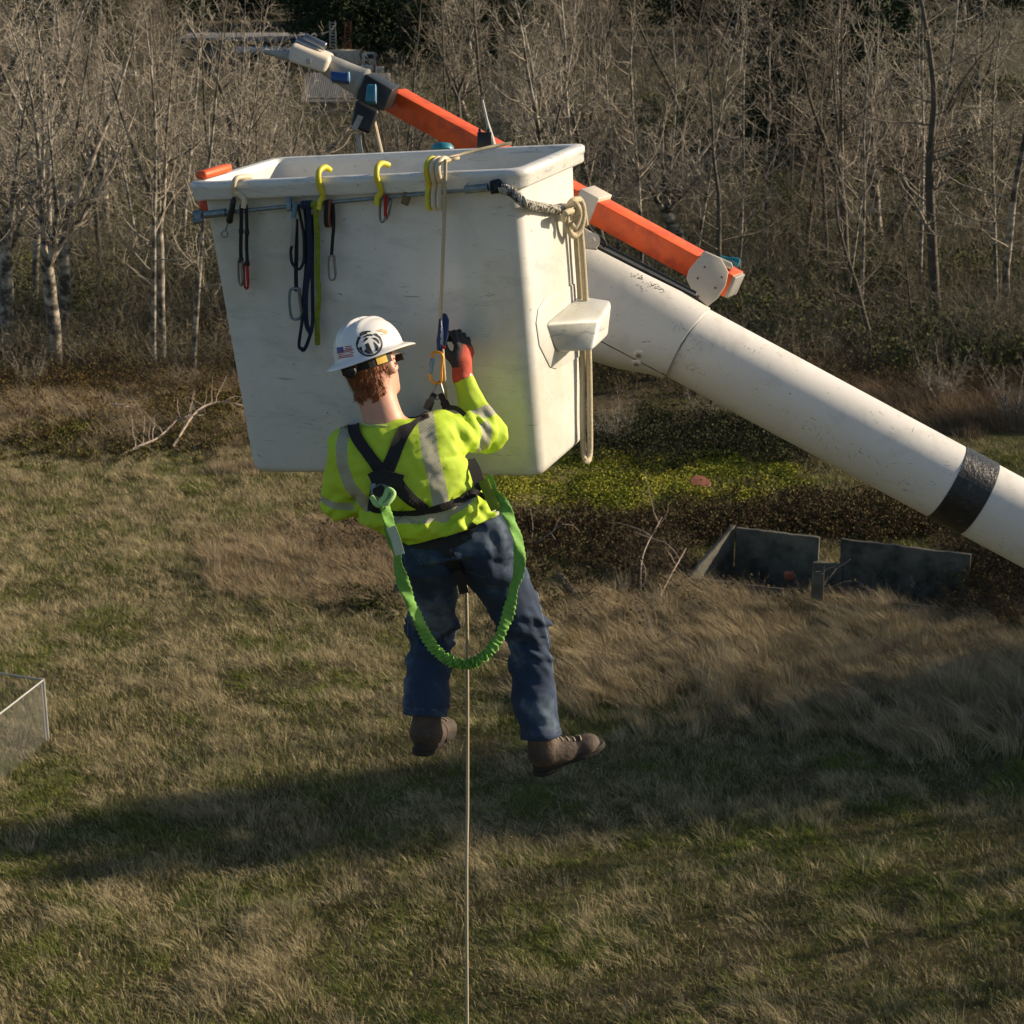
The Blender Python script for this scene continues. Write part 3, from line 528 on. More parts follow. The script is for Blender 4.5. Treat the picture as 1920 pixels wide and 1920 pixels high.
def surfnet(fn, lo, hi, h):
    lo, hi = np.asarray(lo, float), np.asarray(hi, float); n = np.ceil((hi - lo) / h).astype(int) + 1
    ax = [lo[i] + h * np.arange(n[i]) for i in range(3)]
    # coarse cull: evaluate in slabs
    B = 5; nb = [(k + B - 1) // B for k in n]; cx = [lo[i] + h * (np.arange(nb[i]) * B + (B - 1) / 2) for i in range(3)]
    cg = np.stack(np.meshgrid(*cx, indexing='ij'), -1).reshape(-1, 3); cd = fn(cg); v = np.kron(np.sign(cd).reshape(nb), np.ones((B, B, B)))
    hot = np.argwhere((np.abs(cd) < B * h * 1.5 + .012).reshape(nb)); loc = np.stack(np.meshgrid(*[np.arange(B)] * 3, indexing='ij'), -1).reshape(-1, 3)
    for i0 in range(0, len(hot), 2000):
        ii_ = (hot[i0:i0 + 2000, None] * B + loc[None]).reshape(-1, 3); v[tuple(ii_.T)] = fn(lo + h * ii_)
    v = v[:n[0], :n[1], :n[2]]
    s = v < 0; m = [k - 1 for k in n]
    def sub(a, o): return a[o[0]:o[0] + m[0], o[1]:o[1] + m[1], o[2]:o[2] + m[2]]
    cs = [(a, b, c) for a in (0, 1) for b in (0, 1) for c in (0, 1)]; cnt = sum(sub(s, o).astype(int) for o in cs); act = (cnt > 0) & (cnt < 8)
    idx = np.full(m, -1); ii = np.argwhere(act); idx[act] = np.arange(len(ii)); acc = np.zeros((len(ii), 3)); num = np.zeros(len(ii))
    for o in cs:
        for k in range(3):
            if o[k]: continue
            o2 = list(o); o2[k] = 1
            va = v[tuple((ii + o).T)]; vb = v[tuple((ii + o2).T)]; x = (va < 0) != (vb < 0); t = np.where(x, va / np.where(x, va - vb, 1), 0)
            pt = np.array(o, float) + np.zeros((len(ii), 3)); pt[:, k] = t; acc += pt * x[:, None]; num += x
    vert = lo + h * (ii + acc / num[:, None]); F_ = []
    for k in range(3):
        a, b = (k + 1) % 3, (k + 2) % 3; sl0 = [slice(1, -1)] * 3; sl0[k] = slice(0, -1); sl1 = list(sl0); sl1[k] = slice(1, None)
        s0, s1 = s[tuple(sl0)], s[tuple(sl1)]; e = np.argwhere(s0 != s1); inv = s0[tuple(e.T)]; e = e + 1; e[:, k] -= 1
        def at(da, db): w = e.copy(); w[:, a] -= da; w[:, b] -= db; return idx[tuple(w.T)]
        qd = np.stack([at(1, 1), at(0, 1), at(0, 0), at(1, 0)], 1); qd[~inv] = qd[~inv][:, ::-1]; F_.append(qd)
    return vert, np.concatenate(F_)
def grad(fn, p, e=.002): return np.stack([fn(p + np.eye(3)[i] * e) - fn(p - np.eye(3)[i] * e) for i in range(3)], 1)
def sdf_obj(name, fn, lo, hi, h, m_, parent, attrs=None):
    v, q = surfnet(fn, lo, hi, h); v = v - (fn(v)[:, None] * (lambda g: g / (np.linalg.norm(g, axis=1)[:, None] ** 2 + 1e-6))(grad(fn, v) / .004)).clip(-h, h)
    off = wloc(parent) if parent else np.zeros(3)
    o = raw_mesh(name, v - off, q, 4, m_, parent=parent, smooth=True)
    for k, f_ in (attrs or {}).items(): at = o.data.attributes.new(k, 'FLOAT', 'POINT'); at.data.foreach_set('value', f_(v).astype(np.float32))
    return o
def march(fn, px, py, z0=5.6, z1=7.2, off=0.):
    n = len(px); o = np.array([P(x, y, z0) for x, y in zip(px, py)]); d = np.array([nrm(P(x, y, 1) - CAM) for x, y in zip(px, py)]); t = np.zeros(n)
    for _ in range(60): t += np.clip(fn(o + d * t[:, None]) - off, -.05, .05) * .75
    p = o + d * t[:, None]; g = grad(fn, p); return p, g / (np.linalg.norm(g, axis=1)[:, None] + 1e-9), t < (z1 - z0)
def drape(fn, pts, wpx, name, m_, parent, lift=.004, th=.003, nw=5, n=6, ns=2):
    """a strap laid over the surface fn along an image-space trace"""
    c = crv([(x, y, 0) for x, y in pts], n)[:, :2]; t = np.gradient(c, axis=0); t /= np.linalg.norm(t, axis=1)[:, None]; s = np.stack([-t[:, 1], t[:, 0]], 1)
    w = np.interp(np.linspace(0, 1, len(c)), np.linspace(0, 1, len(np.atleast_1d(wpx))), np.atleast_1d(wpx)); rows = []; nr = []
    for j in range(nw):
        k = (j / (nw - 1) - .5) * w; p, g, ok = march(fn, c[:, 0] + s[:, 0] * k, c[:, 1] + s[:, 1] * k); rows.append(p + g * lift); nr.append(g)
    R = np.array(rows); N = np.array(nr); N = N.mean(0); N /= np.linalg.norm(N, axis=1)[:, None]
    R = R.copy(); K = R.copy()
    for _ in range(ns): K[:, 1:-1] = (K[:, :-2] + 2 * K[:, 1:-1] + K[:, 2:]) / 4
    ring = [np.concatenate([K[:, i] + N[i] * th, K[::-1, i] - N[i] * .002]) for i in range(K.shape[1])]
    return MB().loft(ring).build(name, m_, parent)
def seg_dist(px, py, poly):
    d = np.full(px.shape, 1e9); q = np.stack([px, py], 1)
    for a, b in zip(poly[:-1], poly[1:]):
        a, b = np.array(a, float), np.array(b, float); e = b - a; t = np.clip((q - a) @ e / (e @ e), 0, 1); d = np.minimum(d, np.linalg.norm(q - a - t[:, None] * e, axis=1))
    return d

# ================================================================ THE WORKER
S = dict(neck=P(721, 792, 6.17), shL=P(652, 838, 6.20), shR=P(826, 818, 6.20), elL=P(636, 935, 6.27), wrL=P(745, 950, 6.44),
         elR=P(912, 815, 6.34), wrR=P(864, 702, 6.33), pel=P(856, 1012, 6.30), hipL=P(805, 1040, 6.32), hipR=P(902, 1015, 6.31),
         knL=P(810, 1180, 6.62), anL=P(800, 1345, 6.60), knR=P(985, 1180, 6.57), anR=P(1016, 1385, 6.60))
person = empty('person', S['pel'], 'worker hanging from behind in white hard hat, lime hi-vis shirt, jeans and brown boots', 'person')
lat0 = nrm(V3(.97, .06, .10)); latw = nrm(V3(.96, .20, .12)); ct = [P(734, 812, 6.20), P(746, 850, 6.20), P(776, 905, 6.22), P(815, 958, 6.26), P(850, 1005, 6.31), P(856, 1035, 6.32)]
latT = [lat0, lat0, lat0, latw, latw, latw]
A_t, B_t = [.150, .185, .180, .152, .150, .15], [.075, .105, .118, .110, .115, .12]
# head frame
hu = nrm(V3(-.30, .95, -.10)); hf = V3(math.sin(R_(33)), 0, math.cos(R_(33))); hf = nrm(hf - hu * (hf @ hu)); hr = np.cross(hf, hu); HC = P(700, 690, 6.17)
def hp(x, y, z): return HC + hr * x + hf * y + hu * z       # right, front, up
HA = np.array([hr, hf, hu])
def sd_head(p):
    d = ell(p, hp(0, -.012, .035), HA, (.076, .098, .095)); d = smin(d, ell(p, hp(0, .016, -.045), HA, (.056, .068, .062)), .035)
    d = smin(d, ell(p, hp(0, .062, -.085), HA, (.024, .020, .018)), .03)
    d = smin(d, rcone(p, hp(0, .090, .018), hp(0, .112, -.022), .008, .014), .012)
    d = smin(d, ell(p, hp(0, .092, -.052), HA, (.022, .010, .008)), .01)
    d = smin(d, rcone(p, hp(-.035, .082, .03), hp(.035, .082, .03), .012, .012), .02)
    for s in (-1, 1):
        d = np.maximum(d, -ell(p, hp(.032 * s, .100, .008), HA, (.014, .012, .008)))
        e = ell(p, hp(.079 * s, -.008, -.005), [nrm(hr * s + hf * -.45), nrm(hf + hr * s * .45), hu], (.009, .021, .033)); e = np.maximum(e, -ell(p, hp(.088 * s, -.002, -.003), HA, (.008, .010, .018))); d = smin(d, e, .006)
    nb = S['neck']; d = smin(d, rcone(p, hp(0, -.03, -.03), nb, .058, .064), .03)
    return d
def limbs(p, g=0.):
    d = smin(rcone(p, S['shR'], S['elR'], .058 + g, .044 + g), rcone(p, S['elR'], S['wrR'], .044 + g, .030 + g), .02)
    d2 = smin(rcone(p, S['shL'], S['elL'], .056 + g, .043 + g), rcone(p, S['elL'], S['wrL'], .043 + g, .030 + g), .02)
    return np.minimum(d, d2)
def _sub(a, k=4): 
    a = np.array(a, float); return crv(a if a.ndim > 1 else np.stack([a, a * 0, a * 0], 1), k)
ctS = list(_sub(ct)); latS = [nrm(v) for v in _sub(latT)]; A_s, B_s = _sub(A_t)[:, 0], _sub(B_t)[:, 0]
def torso(p, g=0.):
    d = sloft(p, ctS, latS, A_s + g, B_s + g)
    d = smin(d, rcone(p, S['shL'] + V3(.01, -.01, 0), S['neck'] + V3(-.02, -.055, .01), .058 + g, .062 + g), .05)
    return smin(d, rcone(p, S['shR'] + V3(-.03, -.01, 0), S['neck'] + V3(.03, -.045, .01), .062 + g, .060 + g), .05)
def legs(p, g=0., gh=0.):
    dl = smin(rcone(p, S['hipL'], S['knL'], .088 + g, .066 + g), rcone(p, S['knL'], S['anL'], .062 + g, .046 + g + gh), .03)
    dr = smin(rcone(p, S['hipR'], S['knR'], .094 + g, .068 + g), rcone(p, S['knR'], S['anR'], .064 + g, .046 + g + gh), .03)
    hips = smin(ell(p, S['hipL'] + V3(.012, .015, -.01), np.eye(3), (.098 + g, .098 + g, .105 + g)), ell(p, S['hipR'] + V3(-.005, .02, -.01), np.eye(3), (.103 + g, .102 + g, .11 + g)), .05)
    return smin(smin(hips, dl, .045), dr, .045) if 0 else np.minimum(smin(hips, dl, .045), smin(hips, dr, .045))
# hands: palm + five fingers each, shared by skin (thin) and glove (thick)
def hand_parts(w, palm_dir, back, side, grip):
    """w wrist; palm_dir toward knuckles, back = back of hand, side = toward thumb"""
    pr = [('e', w + palm_dir * .052, [side, palm_dir, back], (.040, .050, .019))]
    for k, (s, ln) in enumerate(((.030, .95), (.010, 1.05), (-.010, 1.), (-.028, .82))):
        a = w + palm_dir * (.092 - .004 * abs(k - 1)) + side * s; d0 = nrm(palm_dir * math.cos(grip[0]) - back * math.sin(grip[0])); b = a + d0 * .042 * ln
        d1 = nrm(palm_dir * math.cos(grip[1]) - back * math.sin(grip[1])); c = b + d1 * .027 * ln; d2 = nrm(palm_dir * math.cos(grip[2]) - back * math.sin(grip[2])); e = c + d2 * .020 * ln
        pr += [('c', a - palm_dir * .01, b, .0100, .0092), ('c', b, c, .0092, .0085), ('c', c, e, .0085, .0072)]
    a = w + palm_dir * .025 + side * .026 - back * .006; b = a + nrm(side * .7 + palm_dir * .7 - back * .5) * .042; c = b + nrm(palm_dir * .9 + side * .0 - back * .5) * .030; e = c + nrm(palm_dir * .7 - side * .35 - back * .4) * .022
    pr += [('c', a, b, .014, .0115), ('c', b, c, .011, .0095), ('c', c, e, .0095, .008)]
    return pr
hdR = nrm(V3(.10, .97, .15)); bkR = nrm(V3(.70, .10, -.70)); bkR = nrm(bkR - hdR * (bkR @ hdR)); sdR = np.cross(hdR, bkR); sdR = sdR if sdR @ V3(-1, 0, -.3) > 0 else -sdR
handR = hand_parts(S['wrR'] + hdR * .012, hdR, bkR, sdR, (R_(28), R_(95), R_(150)))
hdL = nrm(V3(.7, .2, .6)); bkL = nrm(V3(-.4, .2, .6)); bkL = nrm(bkL - hdL * (bkL @ hdL)); sdL = np.cross(hdL, bkL); sdL = sdL if sdL @ UP > 0 else -sdL
handL = hand_parts(S['wrL'], hdL, bkL, sdL, (R_(30), R_(80), R_(120)))
def sd_hand(p, pr, g=0.):
    d = np.full(len(p), 1e3); fing = []
    for q in pr:
        x = ell(p, q[1], q[2], np.array(q[3]) + g) if q[0] == 'e' else rcone(p, q[1], q[2], q[3] + g, q[4] + g)
        if q[0] == 'e': d = x
        else: fing.append(x)
    f_ = np.full(len(p), 1e3)
    for i in range(0, len(fing), 3): c = smin(smin(fing[i], fing[i + 1], .004), fing[i + 2], .004); f_ = smin(f_, c, .0025)
    return smin(d, f_, .010)
def body_sdf(p):
    d = smin(sd_head(p), torso(p, -.012), .03); d = smin(d, limbs(p, -.008), .03); d = np.minimum(d, smin(legs(p, -.018, -.006), torso(p, -.012), .03))
    d = smin(d, smin(sd_hand(p, handR, -.002), rcone(p, S['elR'], S['wrR'] + hdR * .02, .036, .027), .012), .01)
    d = smin(d, smin(sd_hand(p, handL, -.002), rcone(p, S['elL'], S['wrL'] + hdL * .02, .035, .027), .012), .01)
    for k in ('L', 'R'):
        an, to = S['an' + k], TOE[k]; d = smin(d, rcone(p, an, an + DN[k] * .06, .036, .034), .02); d = smin(d, rcone(p, an + DN[k] * .06, an + DN[k] * .085 + to * .15, .034, .024), .02)
    return d
TOE = dict(L=nrm(V3(.38, .16, .9)), R=nrm(V3(.93, .30, .20))); DN = {}
for k, v in (('L', V3(-.04, -.97, .2)), ('R', V3(-.10, -.95, .25))): DN[k] = nrm(v - TOE[k] * (v @ TOE[k]))
allp = np.array(list(S.values())); lo, hi = allp.min(0) - .20, allp.max(0) + .22
lo2 = lo.copy(); hi2 = hi.copy(); lo2[2] -= .06; hi2[2] += .12; hi2[1] += .1
body = sdf_obj('body', body_sdf, lo2, hi2, .0085, M['skin'], person)
# shirt
e_axis = nrm(S['elR'] - S['shR']); f_axis = nrm(S['wrR'] - S['elR'])
hem_n = nrm(V3(.30, -.93, .15)); hem_p = P(845, 998, 6.2)
def shirt(p, wrk=True):
    g = .013
    d = torso(p, g)
    q = smin(rcone(p, S['shR'], S['elR'], .070, .058), rcone(p, S['elR'], S['wrR'] - f_axis * .02, .057, .036), .025)
    q2 = smin(rcone(p, S['shL'], S['elL'], .066, .056), rcone(p, S['elL'], S['wrL'] - nrm(S['wrL'] - S['elL']) * .02, .056, .036), .025)
    d = smin(smin(d, q, .035), q2, .028)
    # bloused fabric above the belt
    d = smin(d, sloft(p, [P(828, 972, 6.26), P(852, 990, 6.29)], [latw, latw], [.155, .145], [.125, .115]), .02)
    d = smin(d, ell(p, P(905, 952, 6.27), np.array([nrm(V3(.8, .6, 0)), nrm(V3(-.6, .8, 0)), FW]), (.045, .03, .09)), .02)
    if wrk:
        x, y, z = PV(p).T
        low = np.clip((y - 880) / 80, 0, 1); arm = np.clip(1 - np.abs(q) / .02, 0, 1) * (x > 850)
        d = d - wr(p, 3, 15, .005) - wr(p, 5, 30, .0045, V3(.3, .9, 0), .6) - wr(p, 4, 75, .0016, V3(.5, .8, 0), .7)
        d = d - low * (wr(p, 6, 46, .016, V3(.35, -.9, .2), .7)) - np.clip((x - 835) / 40, 0, 1) * np.clip((860 - y) / 40, 0, 1) * wr(p, 9, 55, .013, e_axis + f_axis * .5, .7) * np.clip(np.linalg.norm(p - S['wrR'], axis=1) / .12 - .5, 0, 1)
        # creases at the armpit and forearm
        d = d + .005 * np.exp(-((y - (858 - (x - 840) * .10)) / 5) ** 2) * np.clip((x - 825) / 15, 0, 1) * (x < 885)
    neckc = np.maximum(0, (p - (S['neck'] + V3(.0, -.008, 0))) @ nrm(V3(-.12, .97, .0)))
    d = np.where(np.linalg.norm(p - S['neck'], axis=1) < .13, np.maximum(d, (p - S['neck'] - V3(0, -.004, 0)) @ nrm(V3(-.10, .95, .16))), d)
    d = np.maximum(d, (p - hem_p) @ hem_n)
    for w_, a_ in ((S['wrR'], f_axis), (S['wrL'], nrm(S['wrL'] - S['elL']))): d = np.maximum(d, np.minimum((p - w_) @ a_ + .018, .12 - np.linalg.norm(p - w_, axis=1)))
    return d
def tape_back(p):
    x, y, z = PV(p).T; back = (z - 6.235 > .02) * 50.
    d = seg_dist(x, y, [(797, 770), (806, 850), (820, 905), (826, 940), (830, 965)]) - 15.5
    d = np.minimum(d, seg_dist(x, y, [(649, 800), (640, 835), (642, 872), (656, 912), (690, 950)]) - 10.5)
    c_ = seg_dist(x, y, [(735, 972), (800, 972), (850, 955), (880, 935)]) - 9.5
    return (np.minimum(d, c_) + back) / 560
def tape_arm(p):
    tR = (p - S['elR']) @ e_axis; f = (p - S['elR']) @ f_axis; L = 1.
    a = np.abs(tR + .055) - .020; a = np.where(f > .045, 1, a); d = np.where((p - S['shR']) @ e_axis < .03, 1, a)
    onf = (f > .02) & (tR < .06); d = np.minimum(d, np.where(onf & (rcone(p, S['elR'], S['wrR'], .055, .04) < .02), np.abs(f - .070) - .020, 1))
    x, y, z = PV(p).T; d = np.minimum(d, np.where(x < 664, np.abs((p - S['elL']) @ nrm(S['elL'] - S['shL']) + .0 - V3(0, 0, 0) @ RT) - .012, 1)); return d
M['shirt'] = mat('hivis_shirt', (.47, .66, .035), .75, var=.05, vscale=6, bump=.25, bscale=900)
tn = M['shirt'].node_tree; wv = tn.nodes.new('ShaderNodeTexWave'); tcn = tn.nodes.new('ShaderNodeTexCoord'); mpn = tn.nodes.new('ShaderNodeMapping'); mpn.inputs['Rotation'].default_value = (0, R_(35), 0); wv.bands_direction = 'Z'; wv.inputs['Scale'].default_value = 48; tn.links.new(tcn.outputs['Object'], mpn.inputs[0]); tn.links.new(mpn.outputs[0], wv.inputs[0])
rp = tn.nodes.new('ShaderNodeMix'); rp.data_type = 'RGBA'; rp.inputs[6].default_value = (.30, .31, .19, 1); rp.inputs[7].default_value = (.46, .45, .36, 1); tn.links.new(wv.outputs[1], rp.inputs[0])
fac = band(M['shirt'], 'tape', rp.outputs[2], .0015)
tlo, thi = lo.copy(), hi.copy(); k_sh = ['neck', 'shL', 'shR', 'elL', 'elR', 'wrL', 'wrR', 'pel']; ap = np.array([S[k] for k in k_sh]); tlo, thi = ap.min(0) - .17, ap.max(0) + .17
shirt_o = sdf_obj('shirt', shirt, tlo, thi, .0062, M['shirt'], person, {'tape': lambda v: np.minimum(tape_back(v), tape_arm(v))})
shirt_o['label'] = 'lime yellow long-sleeved hi-vis shirt with grey reflective stripes'
# collar
cp = [S['neck'] + V3(.004, -.002, 0) + nrm(V3(.97, .0, .1)) * .070 * math.cos(t) + nrm(V3(.05, .2, .97)) * .070 * math.sin(t) for t in np.linspace(0, 2 * np.pi, 33)]
MB().tube(cp, .006, 8).build('collar', M['shirt'], person, smooth=True)
# jeans
def jeans(p, wrk=True):
    d = legs(p, .010, .021)
    d = smin(d, sloft(p, [P(845, 992, 6.30), P(852, 1030, 6.31)], [latw, latw], [.135, .155], [.105, .125]), .03)
    if wrk:
        d = d - wr(p, 21, 13, .008) - wr(p, 22, 30, .006, V3(.6, .7, .1), .6) - wr(p, 24, 70, .0022, V3(.3, .9, .1), .7)
        for kn, tp in (('knL', 'hipL'), ('knR', 'hipR')):
            r = np.linalg.norm(p - S[kn], axis=1); ax = nrm(S[kn] - S[tp]); d = d - np.clip(1.25 - r / .17, 0, 1) * wr(p, 31, 58, .021, V3(.35, .9, .1), .6)
        r = np.linalg.norm(p - S['hipR'], axis=1); d = d - np.clip(1 - r / .2, 0, 1) * wr(p, 33, 50, .018, V3(.5, .8, 0), .7)
        for an in ('anL', 'anR'): r = np.linalg.norm(p - S[an], axis=1); d = d - np.clip(1 - r / .16, 0, 1) * wr(p, 41, 45, .014, V3(.2, .9, 0))
    for kn, an in (('knL', 'anL'), ('knR', 'anR')):
        a_ = nrm(S[an] - S[kn]); c_ = (p - S[an]) @ nrm(a_ + (V3(0, -.1, 0))) + .006; near = np.linalg.norm(p - S[an], axis=1) - .16
        d = np.maximum(d, np.minimum(c_, -near * 1.0 + 0) if 0 else np.where(near < 0, c_, -1))
    d = np.maximum(d, (p - P(850, 985, 6.3)) @ nrm(V3(-.25, .95, 0)) - .01)
    return d
def hem_attr(p):
    o = np.full(len(p), 1.)
    for kn, an in (('knL', 'anL'), ('knR', 'anR')):
        a_ = nrm(S[an] - S[kn]); c_ = np.abs((p - S[an]) @ nrm(a_ + V3(0, -.1, 0)) + .030); o = np.minimum(o, np.where(np.linalg.norm(p - S[an], axis=1) < .12, c_ - .0011, 1))
    return o
def stitch(p):
    x, y, z = PV(p).T
    d = seg_dist(x, y, [(848, 1040), (912, 1000), (952, 1062), (945, 1072), (905, 1082), (862, 1066), (848, 1040)]); d = np.minimum(d, seg_dist(x, y, [(854, 1052), (918, 1010)]))
    d = np.minimum(d, seg_dist(x, y, [(770, 1030), (830, 1032), (822, 1062), (790, 1058), (770, 1030)])); d = np.minimum(d, seg_dist(x, y, [(985, 1020), (1010, 1120), (1028, 1200), (1045, 1300), (1052, 1370)])); d = np.minimum(d, seg_dist(x, y, [(838, 1010), (858, 1075), (862, 1100)]))
    d = np.minimum(d, seg_dist(x, y, [(755, 1020), (766, 1100), (764, 1200), (758, 1320)]))
    return np.where(z > 6.75, 1, (d - .75) / 560)
M['jeans'] = mat('denim', (.014, .034, .078), .85, var=.35, vscale=6, bump=.5, bscale=500, col2=(.10, .14, .18), m2=(.52, .70), m2scale=6)
band(M['jeans'], 'stitch', (.085, .12, .17), .0006); band(M['jeans'], 'hem', (.15, .19, .24), .0008)
jk = ['pel', 'hipL', 'hipR', 'knL', 'knR', 'anL', 'anR']; ap = np.array([S[k] for k in jk]); jlo, jhi = ap.min(0) - .17, ap.max(0) + .17
jeans_o = sdf_obj('jeans', jeans, jlo, jhi, .0065, M['jeans'], person, {'hem': hem_attr, 'stitch': stitch})
# belt
# boots
def boot(k):
    an, to, dn_ = S['an' + k], TOE[k], DN[k]; sdv = np.cross(to, dn_)
    def f(p):
        d = rcone(p, an - dn_ * .03, an + dn_ * .045, .050, .049); d = smin(d, rcone(p, an + dn_ * .055 - to * .012, an + dn_ * .070 + to * .06, .046, .040), .03)
        d = smin(d, rcone(p, an + dn_ * .072 + to * .06, an + dn_ * .082 + to * .135, .042, .036), .03); d = smin(d, ell(p, an + dn_ * .078 + to * .150, [to, dn_, sdv], (.045, .036, .046)), .02)
        d = d - wr(p, 51, 45, .0018) - np.clip(1 - np.linalg.norm(p - an - dn_ * .02, axis=1) / .08, 0, 1) * wr(p, 52, 90, .002, dn_)
        return np.maximum(d, (p - an) @ dn_ - .094)
    lo_ = np.minimum(an, an + to * .2) - .1; hi_ = np.maximum(an, an + to * .2) + .1; lo_[2] -= .08
    b = sdf_obj('boot', f, lo_, hi_, .0045, M['leather'], person)
    out = []
    for t in np.linspace(0, 2 * np.pi, 37)[:-1]:
        c, s = math.cos(t), math.sin(t); L = .134; w_ = .043 + .008 * (c > 0) * c - .006 * math.exp(-((c + .15) / .3) ** 2); out.append(an + to * (.078 + L * c * (1 if abs(c) < .999 else 1)) + sdv * w_ * np.sign(s) * abs(s) ** .75 + dn_ * .082)
    out = np.array(out); lift = np.array([np.clip(((o - an) @ to - .15) / .06, 0, 1) * .010 for o in out])[:, None] * dn_
    MB().loft([out * 1, out + dn_ * .012 - lift * .5, out + dn_ * .028 - lift]).build('sole', M['sole'], b, bevel=.003)
    MB().loft([an + to * (-.012) + dn_ * h_ + (o) for h_, o in ((.108, np.array([to * .048 * math.cos(t) + sdv * .040 * math.sin(t) for t in np.linspace(0, 2 * np.pi, 21)[:-1]])), (.124, np.array([to * .046 * math.cos(t) + sdv * .038 * math.sin(t) for t in np.linspace(0, 2 * np.pi, 21)[:-1]])))]).build('heel', M['sole'], b, bevel=.002)
    lace = MB()
    for i in range(5):
        c = an + to * (.045 + .020 * i) + dn_ * (.012 + .0085 * i); 
        q0, q1, q2 = c + sdv * .022, c - dn_ * .014 + to * .008, c - sdv * .022 + to * .004
        for q in (q0, q1, q2): pass
        pts = []
        for q in crv([q0, q1, q2], 4):
            for _ in range(8): gq = grad(f, q[None])[0] / .004; q = q - nrm(gq) * (f(q[None])[0] - .002)
            pts.append(q)
        lace.tube(pts, .0018, 5)
    lace.build('laces', M['cream'], b, smooth=True); return b
boot('L'); boot('R')
# gloves
M['glove'] = mat('glove_knit', (.50, .075, .04), .8, var=.15, vscale=60, bump=.5, bscale=500); band(M['glove'], 'coat', (.035, .035, .035), .004)
for w_, pr, hd_, bk_, sd_, ax_ in ((S['wrR'], handR, hdR, bkR, sdR, f_axis), (S['wrL'], handL, hdL, bkL, sdL, nrm(S['wrL'] - S['elL']))):
    def gf(p): return smin(sd_hand(p, pr, .0018), rcone(p, w_ - ax_ * .012, w_ + hd_ * .035, .033, .031), .015) - wr(p, 61, 120, .0022, None, .7)
    def coat(v): q = v - w_; return np.minimum(np.abs(q @ hd_ - .0) * 0 + (.098 + .0 - q @ hd_) , (q @ bk_ + .002) + (q @ hd_ < .015) * .1 - (q @ sd_ > .018) * .02)
    c_ = w_ + hd_ * .08; g_ = sdf_obj('glove', gf, c_ - .15, c_ + .15, .0032, M['glove'], person, {'coat': coat})
    g_['label'] = 'red knit work glove with dark grey coated palm and fingers'
# hair
def hair(p):
    d = ell(p, hp(0, -.020, .025), HA, (.079, .094, .094)); d = smin(d, ell(p, hp(0, -.058, -.072), HA, (.053, .036, .055)), .03)
    d = d - wr(p, 71, 120, .0035, hu * .3 + hf, .9) - wr(p, 72, 260, .0028, hf, .6)
    d = np.maximum(d, (p - hp(0, .025, 0)) @ hf - np.clip(((p - HC) @ hu - .0) * 2, -.05, .06)); 
    ear = np.minimum(ell(p, hp(.08, -.004, -.006), HA, (.03, .024, .036)), ell(p, hp(-.08, -.004, -.006), HA, (.03, .024, .036))); return np.maximum(d, -ear)
M['hair'] = mat('auburn_hair', (.27, .085, .022), .5, var=.45, vscale=180, bump=.9, bscale=350, stretch=(1, 1, .25))
hair_o = sdf_obj('hair', hair, HC - .17, HC + .17, .0042, M['hair'], person)
st_ = MB(); hr_rng = np.random.default_rng(5)
for _ in range(1500):
    th_, z_ = hr_rng.uniform(math.pi * .95, math.pi * 2.05), hr_rng.uniform(-.088, -.01); q = hp(math.cos(th_) * .1, math.sin(th_) * .12 - .02, z_)
    for _k in range(6): gq = grad(hair, q[None])[0] / .004; q = q - nrm(gq) * hair(q[None])[0]
    if (q - HC) @ hf > .02: continue
    n_ = nrm(grad(hair, q[None])[0]); d_ = nrm(-hu + n_ * .3 + hr_rng.normal(size=3) * .35); s_ = nrm(np.cross(d_, n_)) * .0009; st_.add([q - s_, q + s_, q + d_ * hr_rng.uniform(.012, .024)], [(0, 1, 2)])
st_.build('hair_strands', M['hair'], hair_o)
# inner ear red-lit skin is left to subsurface scattering; safety glasses
for s in (-1, 1): MB().tube(crv([hp(.082 * s, -.005, .022), hp(.080 * s, .05, .020), hp(.066 * s, .095, .014)], 4), .0028, 6).build('glasses_frame', M['black_metal'], person, smooth=True)
MB().loft([[hp(.066 * math.sin(t) * 1.0, .082 + .034 * math.cos(t), z_) for t in np.linspace(-1.0, 1.0, 14)] + [hp(.064 * math.sin(t), .080 + .034 * math.cos(t), z_) for t in np.linspace(1.0, -1.0, 14)] for z_ in (-.004, .018)]).build('glasses_lens', M['glass'], person)
# hard hat
HB = HC + hu * .050 + hf * .004
def hat_pt(x, y, sc=1.):
    """crown surface point for lateral x, front y in unit disc"""
    r = min(math.hypot(x, y), 1.); z = (1 - r ** 2.6) ** .5
    ridge = 0
    for c0, a0 in ((0, .0095), (.36, .006), (-.36, .006)): ridge += a0 * math.exp(-((x - c0) / .085) ** 4) * min(1, max(0, (1 - r) * 3.2)) * (1 if True else 0)
    up = .105 * z * sc + ridge; return HB + hr * x * (.106 + 0 * z) * sc + hf * y * (.128) * sc + hu * (up + .004)
rg_ = []
for i in range(26):
    r = math.sin(i / 25 * math.pi / 2) if i else .002
    rg_.append(np.array([hat_pt(r * math.cos(t), r * math.sin(t)) for t in np.linspace(0, 2 * np.pi, 73)[:-1]]))
def brim(r, dz):
    out = []
    for t in np.linspace(0, 2 * np.pi, 73)[:-1]:
        a, b = (.106 + .032 * r + .004 * r * abs(math.cos(t))), (.128 + (.034 + .016 * max(0, math.sin(t))) * r); out.append(HB + hr * a * math.cos(t) + hf * b * math.sin(t) + hu * (dz - .010 * r * r + .004 * r * math.cos(2 * t)))
    return np.array(out)
rg_ += [brim(.12, .000), brim(.4, -.002), brim(.75, -.004), brim(.97, -.005), brim(1., -.0075), brim(.96, -.0095), brim(.6, -.007), brim(.2, -.005), brim(.0, -.003)]
